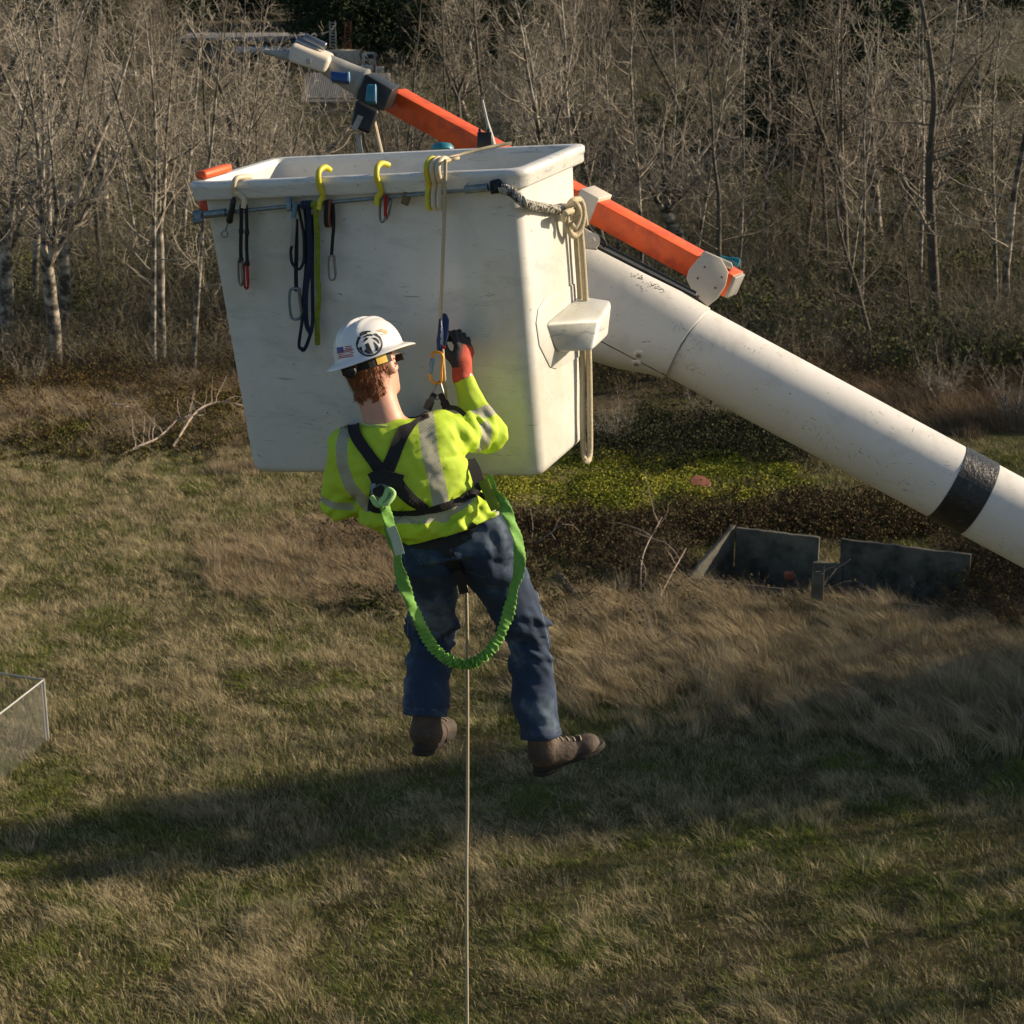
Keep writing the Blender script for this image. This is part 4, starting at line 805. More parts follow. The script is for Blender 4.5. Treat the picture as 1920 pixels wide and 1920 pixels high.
for i in range(8): r = math.cos(i / 8 * math.pi / 2); rg_.append(np.array([hat_pt(r * math.cos(t), r * math.sin(t), .965) - hu * .004 for t in np.linspace(0, 2 * np.pi, 73)[:-1]]))
hat_o = MB().loft(rg_).build('hard_hat', M['hat'], person, smooth=True); hat_o['label'] = 'white full-brim hard hat with a round palm tree emblem and a flag sticker'
# stickers: planar art laid onto the crown by ray cast from outside
def hat_cast(px, py): c, n = raycast_px(hat_o, px, py); n = n if n @ FW < 0 else -n; return c + n * .0010, n
def sticker(name, polys, m_):
    mb = MB()
    for poly in polys:
        # resample to follow the curvature
        pts = []
        for a, b in zip(poly, poly[1:] + poly[:1]):
            L = max(1, int(math.hypot(b[0] - a[0], b[1] - a[1]) / 5)); pts += [(a[0] + (b[0] - a[0]) * k / L, a[1] + (b[1] - a[1]) * k / L) for k in range(L)]
        C3 = [hat_cast(*s1(*p))[0] for p in pts]; mb.add(C3, [tuple(range(len(C3)))])
    me = bpy.data.meshes.new(name); off = wloc(hat_o); me.from_pydata((np.concatenate(mb.v) - off).tolist(), [], mb.f); bm = bmesh.new(); bm.from_mesh(me); bmesh.ops.triangulate(bm, faces=bm.faces, ngon_method='EAR_CLIP'); bm.to_mesh(me); bm.free(); return link_mesh(name, me, m_, hat_o)
def s1(x, y): return 580 + x / 4.8, 560 + y / 4.8        # zoomed-crop coordinates of the emblem
def arcs(cx, cy, rx, ry, a0, a1, w, n=14, rot=0):
    o, i_ = [], []
    for k in range(n + 1):
        t = R_(a0 + (a1 - a0) * k / n); x, y = rx * math.cos(t), ry * math.sin(t); xi, yi = (rx - w) * math.cos(t), (ry - w) * math.sin(t)
        o.append((cx + x, cy + y)); i_.append((cx + xi, cy + yi))
    return o + i_[::-1]
EC = (540, 412)
pal = [arcs(*EC, 120, 110, -190, -100, 14), arcs(*EC, 120, 110, -50, 60, 14), arcs(*EC, 120, 110, 60, 172, 14)]
pal += [[(450, 325), (470, 300), (510, 290), (555, 290), (552, 300), (510, 303), (475, 315), (455, 333)], [(480, 345), (520, 322), (560, 318), (575, 335), (535, 335), (500, 350)],
        [(572, 318), (600, 312), (640, 345), (652, 385), (625, 350), (595, 335)],
        [(498, 415), (530, 395), (556, 452), (580, 500), (520, 495), (490, 470), (512, 452), (505, 430)], [(575, 380), (590, 395), (625, 430), (615, 475), (600, 470), (588, 420)],
        [(440, 445), (470, 430), (478, 470), (500, 490), (470, 480)], [(434, 345), (470, 352), (448, 372), (438, 420), (430, 390)], [(505, 350), (535, 352), (520, 372), (480, 400), (495, 372)], [(560, 350), (600, 352), (628, 380), (632, 410), (600, 378)]]
sticker('palm_emblem', pal, M['decal_k'])
flag = [[(262, y0 + 0), (400 - 8 * (k % 2), y0 - 22), (400 - 8 * (k % 2), y0 - 14), (262, y0 + 8)] for k, y0 in enumerate((470, 486, 502, 518, 532))] + [[(320, y0), (380, y0 - 8), (382, y0), (322, y0 + 8)] for y0 in (430, 446, 462)]
sticker('flag_stripes', flag, M['decal_r']); sticker('flag_canton', [[(247, 440), (305, 432), (312, 486), (252, 495)]], M['decal_b'])
sticker('worn_sticker', [[(600, 290), (640, 272), (700, 285), (706, 305), (690, 315), (650, 300)], [(640, 318), (706, 312), (706, 320), (650, 325)], [(690, 350), (712, 355), (708, 364)]], M['decal_t'])
# suspension band and ratchet under the brim at the nape
MB().loft([[hp(.088 * math.cos(t), -.012 + .104 * math.sin(t), z_) for t in np.linspace(math.pi * .98, math.pi * 2.0, 22)] + [hp(.084 * math.cos(t), -.012 + .100 * math.sin(t), z_) for t in np.linspace(math.pi * 2.0, math.pi * .98, 22)] for z_ in (.004, .034)]).build('suspension_band', M['black'], person)
MB().lathe(hp(.0, -.118, .012), -hf, [(0, .02), (.004, .022), (.014, .022), (.018, .014)], 16).build('ratchet_knob', M['black_metal'], person, smooth=True)
MB().loft([[hp(.089 * math.cos(t), -.012 + .105 * math.sin(t), z_) for t in np.linspace(math.pi * 1.80, math.pi * 1.93, 5)] + [hp(.085 * math.cos(t), -.012 + .101 * math.sin(t), z_) for t in np.linspace(math.pi * 1.93, math.pi * 1.80, 5)] for z_ in (.006, .046)]).build('sweat_pad', mat('pad_yellow', (.65, .45, .08), .8), person)
# ---------------------------------------------------------------- harness (worn: parts of the person)
SH = lambda p: np.minimum(shirt(p), jeans(p))
hs = drape(SH, [(663, 790), (667, 815), (690, 850), (716, 884), (735, 905)], 22, 'harness_strap', M['black'], person, lift=.007, ns=0)
drape(SH, [(800, 772), (775, 785), (752, 820), (736, 860), (716, 905)], [24, 24, 26], 'harness_strap', M['black'], person)
drape(SH, [(738, 898), (750, 915), (770, 935), (800, 955)], [30, 24, 16], 'harness_strap', M['black'], person)
drape(SH, [(712, 905), (704, 935), (700, 958)], [30, 18], 'harness_strap', M['black'], person)
drape(SH, [(700, 955), (750, 962), (800, 958), (850, 943), (888, 925)], [8, 9, 13, 16], 'harness_strap', M['black'], person)
drape(SH, [(698, 900), (715, 893), (755, 902)], 26, 'back_pad', M['black'], person, lift=.010, th=.008)
dp = MB(); c, g, _ = march(SH, [712], [915]); c = c[0] + g[0] * .018; ux_ = nrm(V3(.97, .1, .1)); uy_ = nrm(V3(-.08, .95, -.2))
dp.prism([c + ux_ * x + uy_ * y for x, y in ((-.030, -.032), (.030, -.030), (.032, .028), (-.026, .026))], FW * .006); dp.build('dorsal_plate', M['galv'], person, bevel=.004)
MB().lathe(c - FW * .001, -FW, [(0, .02), (.0025, .02)], 20).build('dorsal_opening', M['black'], person)
SH2 = lambda p: jeans(p)
drape(SH, [(868, 1012), (880, 998), (890, 982)], 14, 'leg_buckle', M['black_metal'], person, lift=.004, th=.004)
drape(SH2, [(735, 1008), (790, 1020), (845, 1018), (880, 1000)], 20, 'waist_belt', M['black'], person)
drape(SH2, [(832, 1018), (843, 1045), (862, 1075)], 22, 'leg_strap', M['black'], person)
MB().loft(ribbon([P(856, 1070, 6.22), P(866, 1095, 6.25), P(870, 1112, 6.27)], .030, .006)).build('strap_tail', M['black'], person)
MB().loft(ribbon([P(880, 862, 6.20), P(890, 880, 6.17), P(898, 905, 6.17), P(904, 918, 6.18)], .038, .004, side=nrm(V3(.35, 0, -1)))).build('side_strap', M['black'], person)
MB().loft(ribbon([P(875, 925, 6.14), P(892, 922, 6.15), P(912, 935, 6.2)], .016, .004)).build('side_strap', M['black'], person)
# chest straps up to the carabiner
for a_, b_, e_ in (((801, 768), (808, 750), (815, 738)), ((838, 765), (832, 752), (826, 738))):
    MB().loft(ribbon([P(*a_, 6.26), P(*b_, 6.27), P(*e_, 6.28)], [.028] * 8 + [.02] * 9, .004)).build('chest_strap', M['black'], person)
MB().loft(ribbon([P(838, 764, 6.25), P(856, 766, 6.24), P(872, 778, 6.24)], .016, .004)).build('chest_strap', M['black'], person)
# ---------------------------------------------------------------- descender and carabiner on the rope
def s3(x, y, z=6.29): return P(580 + x / 4.8, 560 + y / 4.8, z)
de = empty('rope_grab', s3(1185, 460), 'dark blue metal rope grab on the tan rope in the gloved right hand', 'rope grab')
MB().prism([s3(*p, 6.275) for p in ((1165, 180), (1185, 175), (1205, 290), (1205, 430), (1190, 490), (1150, 480), (1142, 380), (1155, 300))], FW * .012).build('side_plate', M['dev_blue'], de, bevel=.002)
MB().prism([s3(*p, 6.295) for p in ((1200, 128), (1235, 135), (1258, 190), (1250, 330), (1225, 430), (1200, 440), (1196, 250))], FW * .016).build('housing', M['dev_blue'], de, bevel=.003)
MB().prism([s3(*p, 6.272) for p in ((1178, 200), (1192, 200), (1196, 420), (1178, 440))], FW * .005).build('channel', M['steel'], de, bevel=.001)
for y in (250, 300, 360, 420): MB().lathe(s3(1184, y, 6.270), -FW, [(0, .0028), (.003, .0028)], 8).build('rivet', M['black_metal'], de)
MB().lathe(s3(1212, 440, 6.27), -FW, [(0, .005), (.006, .006), (.012, .004)], 8).build('release_button', M['red'], de, smooth=True)
ca = empty('locking_carabiner', s3(1150, 640), 'gold and blue locking carabiner below the rope grab', 'carabiner')
pth = [(1120, 540), (1105, 500), (1140, 478), (1190, 495), (1200, 540), (1190, 640), (1190, 730), (1165, 765), (1110, 745), (1085, 700), (1090, 660)]
MB().tube(crv([s3(*p, 6.275) for p in pth], 5), .0042, 8).build('frame', M['gold'], ca, smooth=True)
MB().lathe(s3(1110, 535, 6.275), nrm(s3(1090, 680, 6.275) - s3(1110, 535, 6.275)), [(0, .006), (.001, .0075), (.026, .008), (.028, .007), (.05, .007), (.052, .004)], 12).build('gate_sleeve', M['dev_light'], ca, smooth=True)
dr = empty('d_ring', s3(1155, 860), 'steel triangular ring joining the carabiner to the chest straps', 'ring')
MB().tube(crv([s3(1105, 860, 6.28), s3(1140, 780, 6.28), s3(1170, 745, 6.28), s3(1190, 790, 6.28), s3(1205, 870, 6.28), s3(1150, 905, 6.28), s3(1105, 860, 6.28)], 5), .0032, 8).build('ring', M['steel'], dr, smooth=True)
# ---------------------------------------------------------------- green lanyard
ly = empty('shock_lanyard', P(870, 1250, 6.2), 'bright green crinkled lanyard looping from the back plate down to the right hip', 'lanyard')
LP = [(722, 945, 6.02), (730, 985, 6.04), (742, 1030, 6.06), (752, 1080, 6.08), (770, 1130, 6.11), (790, 1175, 6.14), (812, 1213, 6.17), (840, 1237, 6.19), (872, 1246, 6.2), (902, 1235, 6.2), (930, 1205, 6.2), (950, 1160, 6.19), (962, 1110, 6.18), (974, 1060, 6.17), (970, 1010, 6.17), (950, 960, 6.17), (928, 925, 6.18), (912, 895, 6.2)]
c = crv([P(*p) for p in LP], 22); n_ = len(c); t = np.gradient(c, axis=0); t /= np.linalg.norm(t, axis=1)[:, None]
sm_ = np.linspace(0, 1, n_); gath = np.exp(-((sm_ - .47) / .16) ** 2); lr = np.random.default_rng(3)
ph = np.cumsum(.55 + .35 * lr.random(n_)); rings = []
for i in range(n_):
    s_ = nrm(np.cross(t[i], -FW)); nn = np.cross(s_, t[i]); tw = 1.1 * math.sin(sm_[i] * 27 + 1) * (1 - gath[i]) * .75
    s_, nn = s_ * math.cos(tw) + nn * math.sin(tw), nn * math.cos(tw) - s_ * math.sin(tw); w_ = .0205 * (1 - .30 * gath[i]) * (1 + .05 * math.sin(i * .21)); th_ = .0035 + .0115 * gath[i]
    an = np.arange(20) * 2 * np.pi / 20; bump = 1 + (.30 * gath[i] + .05) * (np.sin(ph[i] * 1.9 + 2.2 * np.cos(an) + i * .03) + .4 * np.sin(ph[i] * 3.1 + 3 * np.sin(an)))
    rings.append(c[i] + t[i] * (.004 * gath[i] * np.sin(ph[i] * .7 + 2 * an))[:, None] + (np.sign(np.cos(an)) * np.abs(np.cos(an)) ** .7 * w_ * bump)[:, None] * s_ + (np.sin(an) * th_ * bump + .0025 * np.sin(i * .3 + 3 * np.cos(an)) * (1 - gath[i]))[:, None] * nn)
MB().loft(rings).build('webbing', M['lanyard'], ly, smooth=True)
MB().loft(ribbon([P(733, 988, 6.028), P(742, 1012, 6.040), P(750, 1040, 6.052)], .030, .005)).build('care_label', M['label_w'], ly)
kn = MB(); kn.tube(crv([P(697, 932, 6.05), P(705, 945, 6.03), P(718, 948, 6.02), P(730, 940, 6.02), P(738, 926, 6.03), P(728, 918, 6.04), P(722, 932, 6.03), P(712, 944, 6.02), P(724, 952, 6.02)], 6), [.0085] * 24 + [.009] * 25, 9); kn.build('choke_knot', mat('lanyard_pale', (.36, .60, .22), .8, bump=.6, bscale=150), ly, smooth=True)
MB().loft(ribbon([P(906, 900, 6.17), P(916, 925, 6.17), P(930, 955, 6.165)], .034, .006)).build('shock_pack', M['green_web'], ly, bevel=.001)
# ================================================================ GROUND
gm = mat('field_soil', (.060, .055, .022), .95, var=.35, vscale=.5, bump=.8, bscale=9, col2=(.095, .072, .042), m2=(.42, .60), m2scale=.35, spec=.1)
layer(gm, (.06, .095, .016), .52, .66, .22, amt=.8, detail=8); layer(gm, (.022, .020, .012), .58, .72, 2.2, amt=.8)
_n = gm.node_tree; _b = _n.nodes['Principled BSDF']; _src = _b.inputs[0].links[0].from_socket; _tc = _n.nodes.new('ShaderNodeTexCoord'); _sx = _n.nodes.new('ShaderNodeSeparateXYZ'); _n.links.new(_tc.outputs['Object'], _sx.inputs[0])
_nz = _n.nodes.new('ShaderNodeTexNoise'); _nz.inputs['Scale'].default_value = .12; _n.links.new(_tc.outputs['Object'], _nz.inputs[0]); _ad = _n.nodes.new('ShaderNodeMath'); _ad.operation = 'MULTIPLY_ADD'; _ad.inputs[1].default_value = 12; _n.links.new(_nz.outputs[0], _ad.inputs[0]); _n.links.new(_sx.outputs[1], _ad.inputs[2])
_mr = _n.nodes.new('ShaderNodeMapRange'); _mr.inputs[1].default_value = 86; _mr.inputs[2].default_value = 94; _n.links.new(_ad.outputs[0], _mr.inputs[0]); _mx = _n.nodes.new('ShaderNodeMix'); _mx.data_type = 'RGBA'; _n.links.new(_mr.outputs[0], _mx.inputs[0]); _n.links.new(_src, _mx.inputs[6]); _mx.inputs[7].default_value = (.075, .066, .040, 1); _n.links.new(_mx.outputs[2], _b.inputs[0])
layer(gm, (.06, .065, .025), .52, .68, .09, amt=.45)
xs = np.unique(np.concatenate([-np.geomspace(60, 2500, 14)[::-1], np.linspace(-60, 60, 161), np.geomspace(60, 2500, 14)])); ys = np.unique(np.concatenate([[-2500, -800, -200, -40], np.linspace(0, 140, 187), np.geomspace(140, 5200, 60)]))
X, Y = np.meshgrid(xs, ys, indexing='ij'); Z = gz(X, Y); nx, ny = X.shape
iA = (np.arange(nx - 1)[:, None] * ny + np.arange(ny - 1)).ravel(); q = np.stack([iA, iA + ny, iA + ny + 1, iA + 1], 1)
tag(raw_mesh('ground', np.stack([X.ravel(), Y.ravel(), Z.ravel()], 1), q, 4, gm, smooth=True), kind='structure')
def gp(px, py): 
    p = G(px, py); p[2] = gz(p[0], p[1]); return p
# pit zone of the old foundation and other masks are written in ground coordinates traced from the photograph
def zone(px, py, cx, cy, rx, ry, n=None): return np.clip(1.35 - ((px - cx) / rx) ** 2 - ((py - cy) / ry) ** 2, 0, 1)
def scatter(n, x0, x1, y0, y1, pw=1.):
    """ground points, even in the ground plane, inside an image window (with margin)"""
    a, b = G(960, y1)[1], G(960, y0)[1]; y = rng.uniform(a, b, n * 3); s = (F * SP * 1. + 0 * y); d = y * CP + CAMH * SP; xl = (x0 - 960) / F * d; xr = (x1 - 960) / F * d
    keep = rng.random(n * 3) < ((xr - xl) / (xr - xl).max()) * (d.min() / d) ** pw; y, xl, xr = y[keep], xl[keep], xr[keep]; x = rng.uniform(xl, xr); return x[:n], y[:n]
def blades(name, x, y, h, w, lean, col, z0=None, bend=.35):
    n = len(x); z = gz(x, y) if z0 is None else z0; a = rng.uniform(0, 2 * np.pi, n); wx, wy = np.cos(a) * w / 2, np.sin(a) * w / 2
    b = np.stack([x, y, z - .01], 1); wv_ = np.stack([wx, wy, 0 * wx], 1); ln = lean; t = b + np.concatenate([ln, h[:, None]], 1)
    mid = b + np.concatenate([ln * bend, (h * .60)[:, None]], 1)
    v = np.stack([b - wv_, b + wv_, mid - wv_ * .75, mid + wv_ * .75, t], 1).reshape(-1, 3); k = np.arange(n)[:, None] * 5
    idx = np.concatenate([k + [0, 1, 3], k + [0, 3, 2], k + [2, 3, 4]], 0); c = np.repeat(col, 5, axis=0); return v, idx, c
parts_ = []
def mixc(a, b, t): return np.asarray(a)[None] * (1 - t[:, None]) + np.asarray(b)[None] * t[:, None]
GREEN, OLIVE, TAN, DTAN, BRN = (.105, .138, .026), (.145, .136, .046), (.60, .50, .30), (.30, .26, .15), (.085, .06, .04)
def dryness(x, y): return np.clip((fb(x, y, 3.2, 5) - .40) * 3.4, 0, 1)
# short turf
x, y = scatter(700000, -160, 2080, 820, 2010, .55); _k = rng.random(len(x)) < .25 + 1.2 * fb(x, y, .7, 77); x, y = x[_k], y[_k]; px, py = px_of(x, y); dr_ = dryness(x, y); hz_ = fb(x, y, .9, 9)
h = rng.uniform(.05, .13, len(x)) * (1 + .9 * dr_) * (.6 + .9 * hz_); ln = rng.normal(0, .09, (len(x), 2)) + np.array([-.03, -.01])
col = mixc(GREEN, OLIVE, np.clip(rng.normal(.45, .3, len(x)), 0, 1)); t_ = (rng.random(len(x)) < .20 + .45 * dr_).astype(float) * rng.uniform(.5, 1, len(x)); col = col * (1 - t_[:, None]) + mixc(TAN, DTAN, rng.random(len(x))) * t_[:, None]
parts_.append(blades('g', x, y, h, rng.uniform(.006, .013, len(x)), ln, col * rng.uniform(.7, 1.25, (len(x), 1))))
# dry tufts
def tufts(n, per, win, hr, dens, colr, lean=(-.10, .02), rad=.10, w=(.004, .009), pw=.4, mask=None):
    x, y = scatter(n * 3, *win, pw); px, py = px_of(x, y); k = rng.random(len(x)) < dens(x, y, px, py); x, y = x[k][:n], y[k][:n]; m_ = len(x)
    hh = rng.uniform(*hr, m_) * (.7 + .6 * vn(x, y, 2.3, 21)); la = np.array(lean) + rng.normal(0, .14, (m_, 2)) + np.stack([.10 * (vn(x, y, 5, 31) - .5), 0 * x], 1); cc = rng.random(m_)
    X_, Y_ = np.repeat(x, per), np.repeat(y, per); N = len(X_); r = rng.normal(0, rad, (N, 2)); hB = np.repeat(hh, per) * rng.uniform(.55, 1.1, N)
    L = np.repeat(la, per, 0) * (hB / .3)[:, None] + r * .7 + rng.normal(0, .03, (N, 2)); c = mixc(colr[0], colr[1], np.clip(np.repeat(cc, per) * .7 + rng.random(N) * .4, 0, 1)) * rng.uniform(.75, 1.2, (N, 1))
    parts_.append(blades('t', X_ + r[:, 0], Y_ + r[:, 1], hB, rng.uniform(*w, N), L, c))
tufts(17000, 26, (-320, 2240, 830, 2010), (.13, .34), lambda x, y, px, py: .07 + .93 * np.clip((fb(x, y, 1.3, 12) - .50) * 5, 0, 1) * (.35 + .65 * vn(x, y, 7, 19)), (TAN, (.30, .26, .15)), lean=(-.09, .02), rad=.12, w=(.005, .010))
tufts(10000, 24, (-320, 2240, 830, 2010), (.10, .22), lambda x, y, px, py: np.clip((vn(x, y, 1.3, 92) - .5) * 4, 0, 1), ((.11, .16, .022), (.19, .21, .05)), rad=.12, w=(.008, .014))
tufts(3600, 26, (-320, 1000, 815, 1250), (.12, .36), lambda x, y, px, py: .25 + .75 * vn(x, y, 1.6, 66), (TAN, (.36, .31, .18)), lean=(-.05, .03), rad=.12, w=(.005, .010))
tufts(2300, 60, (960, 2080, 1090, 1420), (.35, .75), lambda x, y, px, py: np.clip(zone(px, py, 1500, 1230, 600, 140) + (px > 1650) * .4, 0, 1) * (.3 + .7 * vn(x, y, 1.4, 8)), (TAN, (.25, .195, .12)), lean=(-.12, .0), rad=.14, w=(.006, .013))
tufts(900, 60, (380, 1150, 880, 1180), (.25, .6), lambda x, y, px, py: np.clip(zone(px, py, 640, 1060, 260, 90) + zone(px, py, 430, 870, 160, 30), 0, 1), ((.42, .33, .21), (.26, .20, .12)), rad=.14, w=(.006, .013))
tufts(1900, 50, (-320, 620, 720, 960), (.3, .85), lambda x, y, px, py: np.clip((vn(x, y, 3.2, 15) * 1.5 - .25) - np.clip((py - 800) / 120, 0, 2), 0, 1), ((.46, .38, .24), (.28, .21, .13)), rad=.2, w=(.006, .014))
tufts(1500, 50, (1400, 2080, 600, 880), (.4, 1.0), lambda x, y, px, py: np.clip(zone(px, py, 1750, 730, 330, 90), 0, 1) * (.3 + .7 * vn(x, y, 2, 8)), ((.26, .19, .12), (.15, .11, .07)), rad=.2, w=(.006, .014))
def leaves(n, win, dens, hmax, size, c0, c1, pw=.4):
    x, y = scatter(n * 3, *win, pw); px, py = px_of(x, y); k = rng.random(len(x)) < dens(x, y, px, py); x, y = x[k][:n], y[k][:n]; m_ = len(x)
    z = gz(x, y) + hmax * rng.random(m_) * (.25 + .75 * vn(x, y, 1.1, 61)); c = np.stack([x, y, z], 1); a, b = rng.normal(size=(2, m_, 3)); a[:, 2] *= .5; a /= np.linalg.norm(a, axis=1)[:, None]; b = np.cross(a, b); b /= np.linalg.norm(b, axis=1)[:, None]; s = rng.uniform(*size, m_)[:, None]
    v = np.stack([c - a * s, c + b * s * .6, c + a * s, c - b * s * .6], 1).reshape(-1, 3); k = np.arange(m_)[:, None] * 4; idx = np.concatenate([k + [0, 1, 2], k + [0, 2, 3]], 0)
    parts_.append((v, idx, np.repeat(mixc(c0, c1, np.clip(.75 * vn(x, y, .8, 71) + rng.random(m_) * .4, 0, 1)) * rng.uniform(.6, 1.3, (m_, 1)), 4, axis=0)))
leaves(240000, (860, 1800, 835, 1010), lambda x, y, px, py: np.clip(zone(px, py, 1150, 905, 330, 52) * 1.3, 0, 1) * np.clip((fb(x, y, 2.2, 14) - .36) * 5, .12, 1), .40, (.03, .06), (.17, .20, .02), (.38, .36, .05))
leaves(26000, (40, 480, 740, 850), lambda x, y, px, py: np.clip(zone(px, py, 170, 800, 110, 25) + zone(px, py, 300, 815, 60, 28), 0, 1), .3, (.03, .06), (.08, .12, .015), (.18, .17, .02))
def flush(name, **kw):
    global parts_
    n = 0; V_, I_, C_ = [], [], []
    for v, i, c in parts_: V_.append(v); I_.append(i + n); C_.append(c); n += len(v)
    o = raw_mesh(name, np.concatenate(V_), np.concatenate(I_), 3, M['attr'], np.clip(np.concatenate(C_), 0, 1)); parts_ = []; return tag(o, **kw)
leaves(9000, (-320, 2240, 830, 2010), lambda x, y, px, py: vn(x, y, 2.5, 55) ** 2, .10, (.02, .05), (.42, .30, .18), (.20, .12, .07))
flush('grass', label='short green turf with dry tan grass tufts covering the field', cat='grass', kind='stuff')

# ================================================================ BRUSH
def brush(x, y, hgt, wid, nst, ntw, c0, c1, spread=.5, leaf=0., lc=(.1, .06, .03)):
    n = len(x); sx, sy, sh, sw = (np.repeat(a, nst) for a in (x, y, hgt, wid)); N = len(sx); L = sh * rng.uniform(.5, 1.05, N); az = rng.uniform(0, 2 * np.pi, N); sp_ = spread * rng.uniform(.1, 1, N)
    b = np.stack([sx + rng.normal(0, .12, N) * sh, sy + rng.normal(0, .12, N) * sh, gz(sx, sy) - .05], 1); hd_ = np.stack([np.cos(az), np.sin(az), 0 * az], 1)
    def pt(t): return b + hd_ * (L * sp_ * t ** 1.5)[:, None] + np.array([0, 0, 1.]) * (L * (t - .25 * sp_ * t * t))[:, None]
    cc = mixc(c0, c1, rng.random(N)) * rng.uniform(.7, 1.2, (N, 1)); T = [0, .33, .66, 1.]; pr = [pt(t) for t in T]; a2 = rng.uniform(0, np.pi, N); wv_ = np.stack([np.cos(a2), np.sin(a2), 0 * a2], 1) * (sw / 2)[:, None]
    v = np.stack([pr[0] - wv_, pr[0] + wv_, pr[1] - wv_ * .8, pr[1] + wv_ * .8, pr[2] - wv_ * .55, pr[2] + wv_ * .55, pr[3]], 1).reshape(-1, 3); k = np.arange(N)[:, None] * 7
    parts_.append((v, np.concatenate([k + [0, 1, 3], k + [0, 3, 2], k + [2, 3, 5], k + [2, 5, 4], k + [4, 5, 6]], 0), np.repeat(cc, 7, 0)))
    R = np.arange(N).repeat(ntw); M_ = len(R); t = rng.uniform(.12, 1, M_); s0 = b[R] + hd_[R] * (L[R] * sp_[R] * t ** 1.5)[:, None] + np.array([0, 0, 1.]) * (L[R] * (t - .25 * sp_[R] * t * t))[:, None]
    d = rng.normal(size=(M_, 3)); d[:, 2] = np.abs(d[:, 2]) * .9 + .25; d /= np.linalg.norm(d, axis=1)[:, None]; ll = (L[R] * rng.uniform(.10, .32, M_))[:, None]; e = s0 + d * ll; mid = s0 + d * ll * .5 + np.stack([d[:, 0], d[:, 1], -.6 * d[:, 2]], 1) * ll * .12
    u = np.cross(d, rng.normal(size=(M_, 3))); u /= np.linalg.norm(u, axis=1)[:, None]; u *= (sw[R] * .25)[:, None]
    v = np.stack([s0 - u, s0 + u, mid - u * .8, mid + u * .8, e], 1).reshape(-1, 3); k = np.arange(M_)[:, None] * 5
    parts_.append((v, np.concatenate([k + [0, 1, 3], k + [0, 3, 2], k + [2, 3, 4]], 0), np.repeat(cc[R] * rng.uniform(.75, 1.25, (M_, 1)), 5, 0)))
    if leaf:
        k_ = rng.random(M_) < leaf; c = e[k_] * .6 + mid[k_] * .4; m_ = len(c); a, bb = rng.normal(size=(2, m_, 3)); a /= np.linalg.norm(a, axis=1)[:, None]; bb = np.cross(a, bb); bb /= np.linalg.norm(bb, axis=1)[:, None]; s = rng.uniform(.03, .07, m_)[:, None]
        v = np.stack([c - a * s, c + bb * s * .6, c + a * s, c - bb * s * .6], 1).reshape(-1, 3); k = np.arange(m_)[:, None] * 4; parts_.append((v, np.concatenate([k + [0, 1, 2], k + [0, 2, 3]], 0), np.repeat(np.asarray(lc)[None] * rng.uniform(.5, 1.5, (m_, 1)), 4, 0)))
def img_scatter(n, x0, x1, y0, y1):
    px, py = rng.uniform(x0, x1, n), rng.uniform(y0, y1, n); r = np.stack([(px - 960) / F, -(py - 960) / F], 1)
    d = FW[None] + r[:, :1] * RT + r[:, 1:] * UP; t = -CAMH / d[:, 2]; return d[:, 0] * t, d[:, 1] * t, px, py
# woodland floor thicket
x, y, px, py = img_scatter(9800, -220, 2140, 12, 715); dist = y
open_ = (px > 1690) & (py < 380) & (rng.random(len(px)) < .55); keep = ~open_ & ~((px > 330) & (px < 760) & (py < 150) & (py > 40) & (rng.random(len(px)) < .75)) ; x, y, px, py, dist = x[keep], y[keep], px[keep], py[keep], dist[keep]
left = np.clip((900 - px) / 500, 0, 1); n_ = len(x); tn_ = vn(x, y, 14, 81)
brush(x, y, rng.uniform(1.1, 3.4, n_) * (.7 + .6 * vn(x, y, 7, 82)) * (.8 + dist / 260), .012 + .012 * dist / 100, 7, 8, (.31, .275, .20), (.09, .085, .052), spread=.95, leaf=.10, lc=(.10, .07, .03))
x, y, px, py = img_scatter(1500, -120, 2040, 600, 745); brush(x, y, rng.uniform(.8, 1.9, len(x)), np.full(len(x), .016), 9, 10, (.20, .14, .10), (.12, .09, .06), spread=.9, leaf=.5, lc=(.10, .085, .025))
leaves(260000, (-160, 2080, 160, 720), lambda x, y, px, py: np.clip((fb(x, y, 9, 33) - .46) * 5, 0, 1) * (.6 + .4 * (px > 900)), 2.4, (.07, .16), (.045, .070, .016), (.105, .110, .032), pw=1.3)
flush('undergrowth', label='tangled leafless brush and saplings filling the floor of the wood', cat='brush', kind='stuff')
# brambles in the clearing
def bram(n, cx, cy, rx, ry, hr, c0, c1, leaf, lc, sp=1.1, wd=.011):
    px, py = rng.normal(cx, rx * .5, n), rng.normal(cy, ry * .5, n); r = np.stack([(px - 960) / F, -(py - 960) / F], 1); d = FW[None] + r[:, :1] * RT + r[:, 1:] * UP; t = -CAMH / d[:, 2]
    brush(d[:, 0] * t, d[:, 1] * t, rng.uniform(*hr, n), np.full(n, wd), 10, 10, c0, c1, spread=sp, leaf=leaf, lc=lc)
RB = ((.16, .09, .065), (.09, .06, .04))
bram(260, 250, 830, 420, 45, (.3, .8), *RB, .7, (.10, .09, .025)); bram(420, 180, 735, 420, 60, (.5, 1.2), *RB, .8, (.11, .075, .02)); bram(200, 380, 790, 150, 40, (.5, 1.1), *RB, .7, (.11, .10, .02))
bram(420, 1200, 1000, 420, 36, (.35, .8), *RB, .5, (.07, .055, .02)); bram(260, 1080, 1060, 200, 110, (.3, .7), *RB, .4, (.06, .05, .02)); bram(300, 1600, 955, 420, 40, (.3, .7), *RB, .5, (.07, .06, .02))
